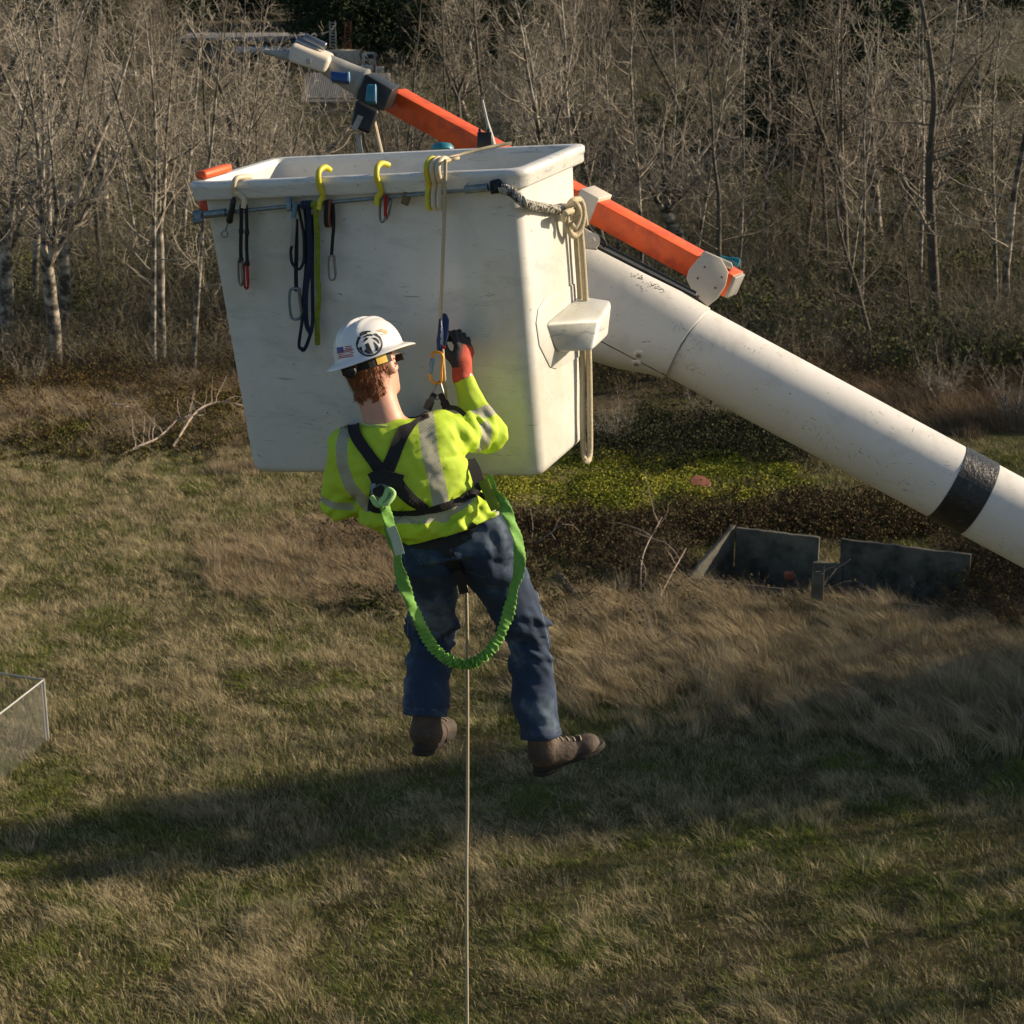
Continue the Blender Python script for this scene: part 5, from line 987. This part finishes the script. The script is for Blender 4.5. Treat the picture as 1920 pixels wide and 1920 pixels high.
bram(520, 1560, 985, 260, 28, (.5, 1.1), *RB, .5, (.07, .06, .02)); bram(60, 1420, 1115, 130, 14, (.4, .9), (.3, .24, .16), (.2, .15, .1), .1, (.06, .05, .02)); bram(60, 1640, 1130, 130, 16, (.5, 1.2), (.3, .24, .17), (.2, .15, .1), .1, (.06, .05, .02)); bram(420, 1850, 1090, 70, 70, (.7, 1.6), *RB, .4, (.07, .06, .02)); bram(160, 1240, 1070, 60, 60, (.5, 1.1), (.2, .15, .1), (.12, .09, .06), .2, (.06, .05, .02)); bram(300, 1330, 830, 300, 60, (.7, 1.5), (.09, .065, .05), (.05, .04, .03), .8, (.035, .045, .015)); bram(130, 1840, 1110, 130, 60, (.5, 1.1), *RB, .4, (.06, .05, .02))
bram(130, 700, 1010, 120, 60, (.3, .7), (.22, .15, .10), (.13, .09, .06), .3, (.08, .06, .02)); bram(90, 690, 1135, 60, 30, (.2, .5), (.08, .06, .04), (.05, .04, .03), .8, (.05, .06, .015)); bram(60, 1240, 1170, 160, 50, (.4, .9), (.2, .15, .11), (.12, .09, .06), .1, (.05, .04, .02))
flush('brambles', label='low reddish brown bramble thickets along the edge of the field', cat='brambles', kind='stuff')

# ================================================================ TREES
def tree_meshes(seed, kind):
    r = np.random.default_rng(seed); T, Cn = MB(), MB(); H = 16.
    def grow(p, d, L, r0, r1, segs, wander, up):
        pts = [p]; d = nrm(d)
        for _ in range(segs): d = nrm(d + r.normal(size=3) * wander + np.array([0, 0, up])); p = p + d * L / segs; pts.append(p)
        return np.array(pts), np.linspace(r0, r1, segs + 1)
    def limb(pts, rad, lvl, dens, span=(.3, 1.)):
        """children along a limb"""
        L = np.linalg.norm(np.diff(pts, axis=0), axis=1).sum(); n = max(2, int(dens))
        for k in range(n):
            t = span[0] + (span[1] - span[0]) * (k + r.random()) / n; i = min(int(t * (len(pts) - 1)), len(pts) - 2); f_ = t * (len(pts) - 1) - i; p = pts[i] * (1 - f_) + pts[i + 1] * f_; ax = nrm(pts[i + 1] - pts[i]); rr = rad[i] * (1 - f_) + rad[i + 1] * f_
            a = nrm(np.cross(ax, r.normal(size=3))); d = ax * (.35 if kind == 'slim' else .5) + a * r.uniform(.6, 1.2)
            if lvl == 1: l = (1.05 - t) * L * (.20 if kind == 'slim' else .34) * r.uniform(.6, 1.4) + .5
            else: l = L * r.uniform(.25, .55) * (1.15 - t) + .25
            if lvl == 1:
                q, qr = grow(p, d, l, rr * r.uniform(.30, .5), .012, 6, .17, .13); (T if kind != 'slim' and l > 2.6 else Cn).tube(q, qr, 4, caps=False); limb(q, qr, 2, l * (2.2 if kind == 'slim' else 1.9), (.15, 1.))
            elif lvl == 2:
                q, qr = grow(p, d, l, max(rr * .55, .013), .008, 4, .22, .16); Cn.tube(q, qr, 3, caps=False); limb(q, qr, 3, l * 3.0 + 1, (.15, 1.))
            else:
                q, qr = grow(p, d, max(l, .35), .0095, .006, 2, .25, .15); Cn.tube(q, qr, 3, caps=False)
    def stem(p, d, L, r0, dens, segs=14, wander=.035, up=.02, span=(.3, 1.)):
        q, qr = grow(p, d, L, r0, .02, segs, wander, up); qr = r0 * (1 - np.linspace(0, 1, segs + 1) * .93) ** .85; T.tube(q, qr, 7, caps=False); limb(q, qr, 1, dens, span); return q, qr
    o = np.zeros(3); z = np.array([0, 0, 1.])
    if kind == 'slim': stem(o, z, H, .12, 26, 18, .028, .03, (.22, 1.))
    elif kind == 'fork':
        q, qr = grow(o, z, H * .36, .20, .17, 6, .04, .03); T.tube(q, qr, 8, caps=False); e = q[-1]
        for s in (-1, 1, .2): stem(e - z * .1, z + np.array([.30 * s, r.normal() * .15, 0]), H * r.uniform(.5, .64), .125 if abs(s) == 1 else .08, 15, 12, .05, .05, (.15, 1.))
    elif kind == 'big':
        q, qr = grow(o, z, H * .28, .33, .27, 6, .05, .02); T.tube(q, qr, 9, caps=False); e = q[-1]
        for k in range(5): a = k * 1.257 + r.uniform(-.3, .3); stem(e - z * .15, z * 1.3 + np.array([math.cos(a), math.sin(a), 0]) * r.uniform(.35, .8), H * r.uniform(.45, .68), .15, 15, 12, .07, .07, (.12, 1.))
    elif kind == 'clump':
        for k in range(4): a = k * 1.57 + .4; stem(o + np.array([math.cos(a), math.sin(a), 0]) * .18, z + np.array([math.cos(a), math.sin(a), 0]) * r.uniform(.05, .2), H * r.uniform(.7, 1), .085, 15, 14, .035, .03, (.25, 1.))
    elif kind == 'shrub':
        for k in range(9): a = k * .7; stem(o + np.array([math.cos(a), math.sin(a), 0]) * .3, z + np.array([math.cos(a), math.sin(a), 0]) * r.uniform(.3, 1.1), H * r.uniform(.6, 1), .18, 11, 8, .09, .05, (.1, 1.))
    def mk(mb, nm):
        me = bpy.data.meshes.new(nm); me.from_pydata(np.concatenate(mb.v).tolist(), [], mb.f); me.polygons.foreach_set('use_smooth', np.ones(len(me.polygons), bool)); return me
    return mk(T, 'trunk'), mk(Cn, 'crown')
def conifer_meshes(seed, H=16., spread=.24, dens=1.):
    r = np.random.default_rng(seed); T = MB(); T.tube([(0, 0, 0), (0, 0, H * .5), (0, 0, H)], [.22, .13, .02], 7); V_, I_ = [], []; n = 0
    zs = np.linspace(.10, .99, int(46 * dens))
    for zf in zs:
        L = H * spread * (1 - zf) ** .8 + .3; nb = int(6 + 7 * (1 - zf)); a0 = r.uniform(0, 6.3)
        for k in range(nb):
            a = a0 + k * 6.283 / nb + r.normal() * .15; l = L * r.uniform(.6, 1.15); dirv = np.array([math.cos(a), math.sin(a), -.28 + .5 * zf]); m_ = int(9 + 8 * l); t = r.random(m_) ** .7
            c = np.array([0, 0, H * zf]) + dirv * (t * l)[:, None] + r.normal(0, .13, (m_, 3)); d = nrm(dirv)[None] * .5 + r.normal(size=(m_, 3)) * .7; d[:, 2] -= .25; d /= np.linalg.norm(d, axis=1)[:, None]
            u = np.cross(d, r.normal(size=(m_, 3))); u /= np.linalg.norm(u, axis=1)[:, None]; s = r.uniform(.22, .5, m_)[:, None]; v = np.stack([c - u * s * .22, c + u * s * .22, c + d * s], 1); V_.append(v.reshape(-1, 3)); I_.append(np.arange(m_)[:, None] * 3 + [0, 1, 2] + n); n += m_ * 3
    me = bpy.data.meshes.new('trunk'); me.from_pydata(np.concatenate(T.v).tolist(), [], T.f); V_, I_ = np.concatenate(V_), np.concatenate(I_); m2 = bpy.data.meshes.new('crown'); m2.from_pydata(V_.tolist(), [], I_.tolist()); return me, m2
PROTO = {}
for nm, kd, sd in (('slim1', 'slim', 1), ('slim2', 'slim', 2), ('slim3', 'slim', 3), ('fork1', 'fork', 4), ('fork2', 'fork', 5), ('big1', 'big', 6), ('big2', 'big', 9), ('clump1', 'clump', 7), ('shrub1', 'shrub', 8)): PROTO[nm] = tree_meshes(sd, kd)
PROTO['con1'] = conifer_meshes(11); PROTO['con2'] = conifer_meshes(12, spread=.30); 
CM = {}
def variant(nm, dark):
    if (nm, dark) in CM: return CM[nm, dark]
    a, b = (m_.copy() for m_ in PROTO[nm])
    a.materials.append(M['bark_d'] if dark or nm.startswith('con') else M['bark']); b.materials.append(M['needles'] if nm.startswith('con') else (M['twig_d'] if dark else M['twig'])); CM[nm, dark] = (a, b); return a, b
def put_tree(nm, base, h, label, cat='tree', group=None, up=(0, 0, 1), rz=None, dark=False, name=None, wd=1.):
    a, b = variant(nm, dark); o = bpy.data.objects.new(name or ('conifer' if nm.startswith('con') else ('bare_shrub' if nm.startswith('shrub') else 'bare_tree')), None); COL.objects.link(o); tag(o, label, cat, group)
    q_ = Vector((0, 0, 1)).rotation_difference(Vector(nrm(up))).to_matrix().to_4x4() @ Matrix.Rotation(rng.uniform(0, 6.28) if rz is None else rz, 4, 'Z')
    s = h / 16.; o.matrix_world = Matrix.Translation(Vector((base[0], base[1], gz(base[0], base[1]) - .08))) @ q_ @ Matrix.Diagonal((s * wd, s * wd, s, 1))
    for nm_, me in (('trunk', a), ('crown', b)): c = bpy.data.objects.new(nm_, me); COL.objects.link(c); c.parent = o
    return o
def hero(nm, bx, by, tx, ty, h, label, **kw):
    b = G(bx, by); r = P(tx, ty, 1) - CAM; t = b[1] / r[1]; top = CAM + r * t; return put_tree(nm, b, h, label, up=top - b, **kw)
HER = [
 ('big1', 105, 690, 128, 60, 18, 'tall grey bare tree nearest the left edge, many crooked limbs', dict(wd=.9)),
 ('fork1', 122, 640, 132, 40, 18, 'grey bare tree forking into a tall narrow V left of the bucket', dict(rz=.2, wd=1.3)),
 ('big2', 15, 660, 25, 60, 17, 'crooked bare tree cut by the left edge of the photo', dict()),
 ('slim1', 290, 700, 250, 60, 18, 'slender pale tree with a long unforked trunk, second from the forked tree', dict()),
 ('fork2', 306, 690, 300, 60, 18, 'pale bare tree with a high V fork just left of the bucket', dict(rz=.1, wd=.8)),
 ('slim2', 362, 705, 378, 50, 18, 'straight thin white-barked tree rising behind the left bucket rim', dict()),
 ('slim3', 425, 650, 432, 40, 17, 'white-barked tree rising behind the cream hook', dict(wd=1.1)),
 ('clump1', 470, 640, 476, 40, 17, 'clump of thin white stems rising left of the winch head', dict()),
 ('slim1', 505, 600, 532, 110, 13, 'thin leaning tree directly beneath the winch head prong', dict()),
 ('slim2', 745, 560, 738, 60, 17, 'thin dark tree behind the upper orange beam', dict(dark=True)),
 ('slim3', 868, 560, 862, 40, 18, 'thin dark trunk above the middle of the bucket', dict(dark=True)),
 ('fork1', 1012, 600, 1000, 40, 19, 'tall pale forked tree above the right corner of the bucket', dict(rz=1.2)),
 ('slim1', 1062, 580, 1066, 40, 19, 'pale straight tree right of the bucket corner, close to a forked one', dict(wd=1.2)),
 ('slim2', 1160, 520, 1168, 40, 16, 'thin pale tree standing above the knotted rope', dict()),
 ('slim3', 1205, 560, 1219, 20, 18, 'pale trunk standing left of a shorter white one above the orange beam', dict()),
 ('slim1', 1250, 480, 1247, 50, 15, 'short white trunk above the middle of the lower orange beam', dict()),
 ('slim2', 1297, 560, 1326, 60, 17, 'pale tree leaning right, above the white bracket plate', dict(wd=1.1)),
 ('slim3', 1384, 540, 1387, 60, 16, 'pale tree with curved side branches right of the bracket plate', dict()),
 ('slim1', 1438, 500, 1424, 60, 15, 'pale tree leaning left in front of the dark conifers', dict()),
 ('fork2', 1592, 560, 1560, 40, 18, 'dark multi-limbed tree before the conifers on the right', dict(dark=True, rz=.4)),
 ('slim2', 1556, 500, 1545, 120, 12, 'short slim pale tree beside the dark multi-limbed tree', dict()),
 ('slim3', 1579, 470, 1596, 10, 15, 'slim pale tree rising straight above the dark multi-limbed tree', dict()),
 ('slim1', 1762, 620, 1660, 20, 20, 'large dark tree leaning strongly to the left, right of the conifers', dict(dark=True, wd=2.0)),
 ('slim2', 1724, 560, 1742, 30, 18, 'white-barked tree crossing behind the dark leaning tree', dict()),
 ('slim3', 1880, 620, 1915, 60, 19, 'thick pale tree near the right edge, leaning right', dict(wd=1.5)),
 ('slim1', 1868, 620, 1888, 100, 17, 'pale tree just left of the thick one near the right edge', dict()),
 ('slim2', 1712, 640, 1706, 300, 9, 'small dark tree left of the pale pair near the right edge', dict(dark=True)),
 ('slim3', 1640, 680, 1600, 350, 10, 'dark stout short tree behind the boom, leaning left', dict(dark=True, wd=1.8)),
]
for a in HER: hero(*a[:6], a[6], group=None, **a[7])
# the many others, indistinguishable in the photo
def LB(px, py, dk, g=0):
    where = 'left of the bucket' if px < 400 else ('above the bucket' if px < 1100 else ('above the boom' if px < 1560 else 'at far right'))
    deep = 'front edge' if py > 420 else ('middle' if py > 220 else 'far back'); tone = 'dark' if dk else 'pale'
    return f'{tone} bare trees, {deep} of the wood, {where}' if g else f'thin {tone} bare tree in the {deep} of the wood {where}'
tuf = 0
names = ['slim1', 'slim2', 'slim3', 'fork1', 'slim1', 'clump1', 'slim2', 'big1']
cnt = 0
for px, py, hl in [(rng.uniform(-180, 2100), 40 + 580 * rng.random() ** 1.25, 0) for _ in range(165)]:
    if 340 < px < 720 and py < 400: continue
    if 560 < px < 760 and py < 560: continue
    if px > 1740 and py < 330 and rng.random() < .7: continue
    dk_ = bool(rng.random() < (.35 if px < 950 else .55)); b = G(px, py); put_tree(names[cnt % 8], b, rng.uniform(9, 19), LB(px, py, dk_), group=LB(px, py, dk_, 1), up=(rng.normal() * .05, rng.normal() * .05, 1), dark=dk_, wd=rng.uniform(.7, 1.7)); cnt += 1
for i, (px, py, h, w_) in enumerate([(600, 75, 26, 1), (640, 50, 28, 1.1), (690, 62, 27, 1), (742, 48, 28, 1.2), (790, 80, 25, 1), (835, 40, 28, 1.2), (885, 70, 26, 1.1), (930, 45, 28, 1.1), (985, 75, 24, 1), (560, 30, 28, 1.2), (1050, 40, 26, 1.2), (1120, 60, 24, 1.1), (500, 28, 26, 1.2), (420, 26, 26, 1.2), (340, 40, 22, 1.2), (250, 35, 24, 1.2), (1180, 30, 26, 1.2), (1300, 60, 22, 1.2), (1390, 60, 26, 1.4), (660, 120, 22, 1.3), (760, 115, 22, 1.3), (820, 130, 20, 1.2), (900, 110, 22, 1.3), (950, 150, 18, 1.3), (1440, 90, 24, 1.4), (1500, 110, 24, 1.4), (1560, 100, 24, 1.4), (1640, 90, 24, 1.4), (90, 50, 22, 1.2), (10, 60, 22, 1.2), (1800, 20, 24, 1.2), (1900, 30, 24, 1.2), (1840, 60, 16, 1)]):
    put_tree(('con1', 'con2')[i % 2], G(px, py), h, 'dark evergreen far behind in the row closing off the top of the wood', group='far evergreens', wd=w_)
for px, py, h, w_, lb in [(1478, 265, 15, 1.3, 'dark conifer, left one of the group on the right, behind a left-leaning pale tree'), (1530, 300, 17, 1.3, 'dark conifer in the group on the right, behind the short slim pale tree'), (1612, 330, 19, 1.4, 'broad dark conifer, middle of the group on the right'), (1668, 290, 17, 1.3, 'dark conifer behind the trunk of the left-leaning tree'), (1570, 215, 19, 1.3, 'dark conifer at the back of the group on the right'), (1805, 345, 4.2, 1.4, 'small yellowish evergreen bush left of the pale pair near the right edge'), (92, 250, 10, 1.1, 'dark conifer half hidden behind the forked tree on the left'), (210, 150, 12, 1.2, 'dark conifer behind the white pickup on the left')]:
    put_tree('con2', G(px, py), h, lb, wd=w_)
for nm, px, py, h, lb in [('shrub1', 1145, 840, 3.0, 'grey leafless tangled bush just right of the bucket and rope'), ('shrub1', 1765, 760, 3.4, 'grey bare bush with spreading twigs above the boom at the right'), ('shrub1', 1900, 790, 3.6, 'bare sprawling bush at the right edge above the boom'), ('shrub1', 1640, 650, 2.6, 'low bare bush in the dry grass behind the boom'), ('shrub1', 1320, 800, 2.6, 'dark tangled bush in the shade under the middle of the boom'), ('shrub1', 1480, 820, 2.4, 'bare bush behind the boom where brambles meet the dry grass'), ('shrub1', 60, 735, 2.6, 'twiggy leafless bush at the left edge where the wood ends'), ('shrub1', 345, 745, 1.8, 'small twiggy bush above the fallen branch left of the bucket')]:
    put_tree(nm, G(px, py), h, lb, cat='bush', dark=False, wd=.9)
# trees beyond the right edge, whose shadows cross the field
for i, (x_, y_, h, nm, dk) in enumerate([(25, 49.6, 15, 'con1', 0), (28, 50.4, 17, 'con2', 0), (30, 53.5, 17, 'clump1', 1), (27, 48.3, 15, 'con1', 0), (27, 49.0, 14, 'big2', 1), (35, 49.5, 16, 'slim3', 1), (31, 47.2, 16, 'slim1', 1), (44, 57, 18, 'fork2', 1), (34, 56, 16, 'slim1', 1), (29, 46.5, 15, 'clump1', 1), (26, 41, 14, 'slim2', 1), (27, 37.5, 13, 'fork1', 1), (30, 44, 15, 'slim1', 1), (38, 53.5, 17, 'clump1', 1), (33, 60, 15, 'big1', 1), (40, 62, 17, 'big2', 1), (52, 63, 18, 'big1', 1), (46, 49, 18, 'fork1', 1), (52, 56.6, 20, 'con1', 0), (60, 68, 18, 'big2', 1), (66, 88, 20, 'con1', 0), (58, 95, 18, 'big1', 1), (72, 100, 20, 'con2', 0)]):
    put_tree(nm, (x_, y_), h, 'tree of the belt beyond the right edge whose long shadow lies on the grass', group='shadow-casting tree belt', dark=bool(dk), wd=(.95 if nm in ('con1', 'con2') and x_ < 35 else 1.25))

# ================================================================ FALLEN WOOD AND DEBRIS
def limbwood(name, pts, r, label, cat, kids=6, m_='dead', seed=1, lift=.12):
    rr = np.random.default_rng(seed); P3 = [gp(a[0], a[1]) + np.array([0, 0, (a[2] if len(a) > 2 else lift)]) for a in pts]; c = crv(P3, 6); o = empty(name, P3[0], label, cat)
    MB().tube(c, np.linspace(r, r * .25, len(c)), 7).build('stem', M[m_], o, smooth=True)
    for k in range(kids):
        i = rr.integers(len(c) // 5, len(c) - 1); ax = nrm(c[min(i + 1, len(c) - 1)] - c[i - 1]); d = nrm(ax * .6 + nrm(np.cross(ax, rr.normal(size=3))) + np.array([0, 0, .35])); L = rr.uniform(.6, 1.9); q = [c[i]]
        for _ in range(5): d = nrm(d + rr.normal(size=3) * .2); q.append(q[-1] + d * L / 5)
        MB().tube(q, np.linspace(r * .4, .008, 6), 5).build('branch', M[m_], o, smooth=True)
    return o
limbwood('fallen_branch', [(212, 862, .1), (262, 850, .35), (300, 838, .45), (340, 815, .7), (385, 806, .6)], .06, 'pale fallen branch lying on the grass left of the bucket bottom', 'branch', 16, seed=2)
limbwood('fallen_branch', [(325, 845, .2), (370, 815, .9), (415, 800, 1.0), (470, 800, .8)], .055, 'broken pale branches piled against the left foot of the bucket', 'branch', 20, seed=5)
limbwood('fallen_branch', [(210, 785, .6), (250, 790, .5), (290, 812, .2)], .05, 'thin bare branch lying on the green patch above the fallen branch', 'branch', 5, seed=4)
limbwood('dead_log', [(1190, 1140, .15), (1215, 1185, .2), (1240, 1225, .15)], .12, 'short rotten log lying in the tall grass left of the concrete walls', 'log', 2, seed=7)
limbwood('dead_log', [(1050, 1095, .2), (1090, 1145, .2), (1118, 1190, .15)], .11, 'dark rotten log sloping down right of the worker', 'log', 3, 'bark_d', seed=8)
limbwood('dead_branch', [(1218, 1165, .0), (1250, 1120, .5), (1285, 1080, .9)], .045, 'pale bare stick leaning on the left concrete wall', 'branch', 3, seed=9)
limbwood('dead_branch', [(1202, 1135, .0), (1204, 1085, .7), (1240, 1035, 1.2)], .035, 'forked dry stick standing in the grass left of the concrete walls', 'branch', 4, seed=10)
for k, (a, b, lb) in enumerate((((1645, 1125), (1665, 1050), 'curved dry stem standing in front of the right concrete wall'), ((1660, 1135), (1690, 1080), 'thin dry stem right of the curved one before the concrete wall'), ((1520, 1135), (1550, 1075), 'pink dead branch leaning on the concrete post'), ((985, 1030), (1060, 1080), 'thin dead stem arching right beside the worker\'s thigh'))):
    p0 = gp(*a); limbwood('dry_stem', [(a[0], a[1], 0.), ((a[0] + b[0]) / 2, a[1], .45), (b[0], a[1], .95)], .022, lb, 'stem', 4, seed=20 + k)
# stump and rusty lid
s_ = empty('tree_stump', gp(745, 1130), 'small rotten stump with pale broken top beside the worker\'s left leg', 'stump')
MB().lathe(gp(745, 1130), (0.06, 0, 1), [(-.1, .22), (.1, .2), (.45, .15), (.62, .13), (.66, .05)], 10).build('stump_wood', M['bark_d'], s_, smooth=True)
MB().lathe(gp(745, 1130) + np.array([.02, 0, .60]), (0.25, -.2, 1), [(0, .12), (.12, .10), (.28, .04), (.33, .01)], 8).build('broken_top', M['dead'], s_)
tag(MB().lathe(gp(1312, 917) + np.array([0, 0, .22]), (.15, -.55, 1), [(0, .38), (.04, .40), (.09, .36), (.11, .1)], 18).build('rusty_disc', M['rust']), 'rusty orange metal disc lying on the green groundcover', 'disc')

# ================================================================ OLD CONCRETE FOUNDATION
def wall(name, a, b, h0, h1, th, label, base=-1.3):
    a, b = G(*a), G(*b); d = nrm(b - a); n = np.array([-d[1], d[0], 0]) * th / 2; n = n if n[1] > 0 else -n; z = np.array([0, 0, 1.])
    mb = MB(); N = 12; rr = np.random.default_rng(int(abs(a[0] * 100))); R0_ = []
    for i in range(N + 1):
        t = i / N; c = a + (b - a) * t; hh = h0 + (h1 - h0) * t + rr.normal() * .012; R0_.append(np.array([c - n + z * base, c + n + z * base, c + n + z * (hh + rr.normal() * .006), c - n + z * hh]))
    o = mb.loft(R0_).build(name, M['concrete'], bevel=.015); return tag(o, label, 'wall')
wall('concrete_wall', (1378, 1066), (1533, 1084), 1.42, 1.38, .16, 'back concrete wall panel, left of the gap, dark and in shade')
wall('concrete_wall', (1573, 1089), (1815, 1118), 1.42, 1.38, .16, 'back concrete wall panel, right of the gap, longer and partly under the boom')
wall('concrete_wall', (1528, 1086), (1578, 1091), .62, .58, .14, 'low broken concrete piece closing the gap between the two back walls')
wall('concrete_wall', (1372, 1064), (1282, 1110), 1.45, .35, .14, 'sunlit sloping concrete side wall at the left of the pit')
wall('concrete_sill', (1290, 1106), (1468, 1128), .42, .42, .10, 'low concrete kerb along the front left of the pit')
wall('concrete_sill', (1545, 1138), (1760, 1160), .38, .38, .10, 'low concrete kerb along the front right of the pit, behind dry stems')
pz = gp(1530, 1150); po = empty('concrete_post', pz, 'short square hollow concrete post standing in the gap of the pit', 'post')
MB().box(pz + np.array([0, 0, .6]), (.17, 0, 0), (0, .12, 0), (0, 0, .75)).build('shaft', M['concrete'], po, bevel=.02)
for dx in (-.12, .14): MB().box(pz + np.array([dx, 0, 1.48]), (.03, 0, 0), (0, .08, 0), (0, 0, .14)).build('fin', M['concrete'], po, bevel=.01)
MB().box(pz + np.array([.02, 0, 1.64]), (.18, 0, 0), (0, .08, 0), (0, 0, .03)).build('cap_bar', M['concrete'], po, bevel=.01)
MB().box(pz + np.array([-.03, -.02, .0]) + np.array([0, .25, .8]), (.15, .02, 0), (-.01, .1, 0), (0, 0, .12)).build('rusty_box', M['rust'], None, bevel=.02)
tag(bpy.data.objects['rusty_box'], 'rusty metal box in the dark pit behind the concrete post', 'box'); bpy.data.objects['rusty_box'].location = tuple(G(1482, 1108) - G(1530, 1150) + np.array([0, 0, -.35]))

# ================================================================ CHAIN-LINK FENCE
fh = 1.75; cpost = G(91, 1392); fence = empty('chain_link_fence', cpost, 'galvanised chain-link enclosure corner at the left edge of the field', 'fence')
topc = cpost + np.array([0, 0, fh]); e1 = GH(0, 1262, fh); e2 = GH(0, 1338, fh); d1, d2 = nrm(e1 - topc), nrm(e2 - topc)
for c in (cpost, cpost + d1 * 3.0, cpost + d2 * 2.6): MB().tube([c - np.array([0, 0, .2]), c + np.array([0, 0, fh + .03])], .034, 8).build('fence_post', M['galv_l'], fence, smooth=True)
MB().tube([cpost + d2 * .12 , cpost + d2 * .12 + np.array([0, 0, fh])], .018, 6).build('gate_post', M['galv_l'], fence, smooth=True)
for d, L in ((d1, 3.), (d2, 2.6)):
    MB().tube([topc, topc + d * L], .024, 8).build('top_rail', M['galv_l'], fence, smooth=True); mb = MB(); zz = np.array([0, 0, 1.]); nd = np.cross(d, zz) * .0016
    for sg in (1, -1):
        for k in np.arange(-fh, L, .075):
            a, b = max(k, 0), min(k + fh, L)
            if b <= a: continue
            z0_, z1_ = a - k, b - k
            if sg < 0: z0_, z1_ = fh - z0_, fh - z1_
            p0, p1 = cpost + d * a + zz * z0_, cpost + d * b + zz * z1_; w_ = nrm(np.cross(p1 - p0, nd)) * .0016; mb.add([p0 - w_, p0 + w_, p0 + nd, p1 - w_, p1 + w_, p1 + nd], [(0, 1, 4, 3), (1, 2, 5, 4), (2, 0, 3, 5)])
    mb.build('mesh_panel', M['grey_paint'], fence)

# ================================================================ FAR BUILDINGS AND MACHINES
def bx(name, c, sx, sy, sz, m_, par=None, bev=.0, rz=0.):
    cr, sr = math.cos(rz), math.sin(rz); return MB().box(np.asarray(c, float), np.array([cr, sr, 0]) * sx / 2, np.array([-sr, cr, 0]) * sy / 2, np.array([0, 0, sz / 2])).build(name, m_, par, bevel=bev)
b0 = G(478, 118); b_ = empty('long_shed', b0, 'long low flat-roofed grey shed seen through the trees at upper left', 'shed')
bx('wall', b0 + np.array([0, 5, 1.3]), 16, 7, 2.6, M['wallg'], b_); bx('roof', b0 + np.array([0, 4.6, 2.85]), 19, 9.5, .45, M['roof'], b_, .05); bx('canopy', b0 + np.array([2.2, -1.0, 1.75]), 9, 3.2, .5, M['white'], b_, .05)
for k in range(3): bx('door_opening', b0 + np.array([-1 + 4 * k, 1.46, 1.1]), 2.6, .1, 2.0, M['glass'], b_)
for k in range(4): bx('canopy_post', b0 + np.array([-1.9 + 2.7 * k, -2.2, .8]), .14, .14, 1.6, M['white'], b_)
b1 = G(650, 215); c_ = empty('barn_roof_shed', b1, 'old shed with a weathered corrugated grey roof behind the winch head', 'shed')
bx('wall', b1 + np.array([0, 2.6, .8]), 7.2, 4.6, 1.6, M['wallg'], c_)
mb = MB(); A = b1 + np.array([-4.4, -.3, 1.2]); N = 40
for i in range(N): 
    x0_, x1_ = 8.4 * i / N, 8.4 * (i + .55) / N; mb.hexa([A + (x0_, 0, 0), A + (x1_, 0, 0), A + (x1_, 6.2, 2.2), A + (x0_, 6.2, 2.2)], [A + (x0_ + .02, 0, .08), A + (x1_ - .02, 0, .08), A + (x1_ - .02, 6.2, 2.28), A + (x0_ + .02, 6.2, 2.28)])
mb.hexa([A + (0, 0, -.05), A + (8.4, 0, -.05), A + (8.4, 6.2, 2.15), A + (0, 6.2, 2.15)], [A + (0, 0, .02), A + (8.4, 0, .02), A + (8.4, 6.2, 2.22), A + (0, 6.2, 2.22)]); mb.build('corrugated_roof', M['wallg'], c_)
b2 = G(648, 128); t_ = empty('utility_truck', b2, 'cream utility truck with a tall red ladder rack behind the winch head', 'truck')
bx('truck_body', b2 + np.array([-.2, 0, 1.35]), 4.2, 2.2, 1.7, M['tan_plate'], t_, .08); bx('cab', b2 + np.array([2.9, 0, 1.15]), 1.7, 2.1, 1.5, M['white'], t_, .2); bx('windscreen', b2 + np.array([3.1, -1.06, 1.5]), .9, .05, .55, M['glass'], t_)
for dx in (-1.5, 2.6):
    w_ = MB().lathe(b2 + np.array([dx, -1.0, .45]), (0, -1, 0), [(0, .45), (.22, .45), (.24, .3)], 16).build('wheel', M['rubber'], t_, smooth=True); MB().lathe(b2 + np.array([dx, -1.25, .45]), (0, -1, 0), [(0, .24), (.03, .2)], 12).build('rim', M['galv_l'], w_)
for dx, mm in ((-1.5, 'galv_l'), (.35, 'rust')):
    l_ = MB()
    for s in (-.35, .35): l_.box(b2 + np.array([dx + s, .4, 3.9]), (.06, 0, 0), (0, .05, 0), (0, 0, 1.7))
    for k in range(9): l_.box(b2 + np.array([dx, .4, 2.5 + k * .36]), (.35, 0, 0), (0, .04, 0), (0, 0, .05))
    l_.build('ladder', M[mm], t_)
b3 = G(216, 152); p_ = empty('pickup', b3, 'white pickup parked beyond the trees at upper left', 'pickup')
bx('body', b3 + np.array([0, 0, .85]), 5.2, 1.9, .75, M['white'], p_, .12); bx('cab', b3 + np.array([-.3, 0, 1.5]), 2.1, 1.7, .7, M['white'], p_, .2); bx('window', b3 + np.array([-.3, -.86, 1.5]), 1.5, .04, .4, M['glass'], p_)
for dx in (-1.6, 1.6): MB().lathe(b3 + np.array([dx, -.85, .38]), (0, -1, 0), [(0, .38), (.2, .38), (.22, .2)], 14).build('wheel', M['rubber'], p_, smooth=True)
for k, (px, py, w_) in enumerate(((688, 133, 1.6), (712, 136, .9), (672, 140, .9))): tag(bx('scrap_sheet', G(px, py) + np.array([0, 0, .35]), w_, .8, .7, M['white'], None, .1, rz=.3 * k), ('large', 'small', 'middling')[k] + ' pale scrap piece on the ground ' + ('just right of the utility truck', 'farthest right of the utility truck', 'close under the utility truck')[k], 'scrap')
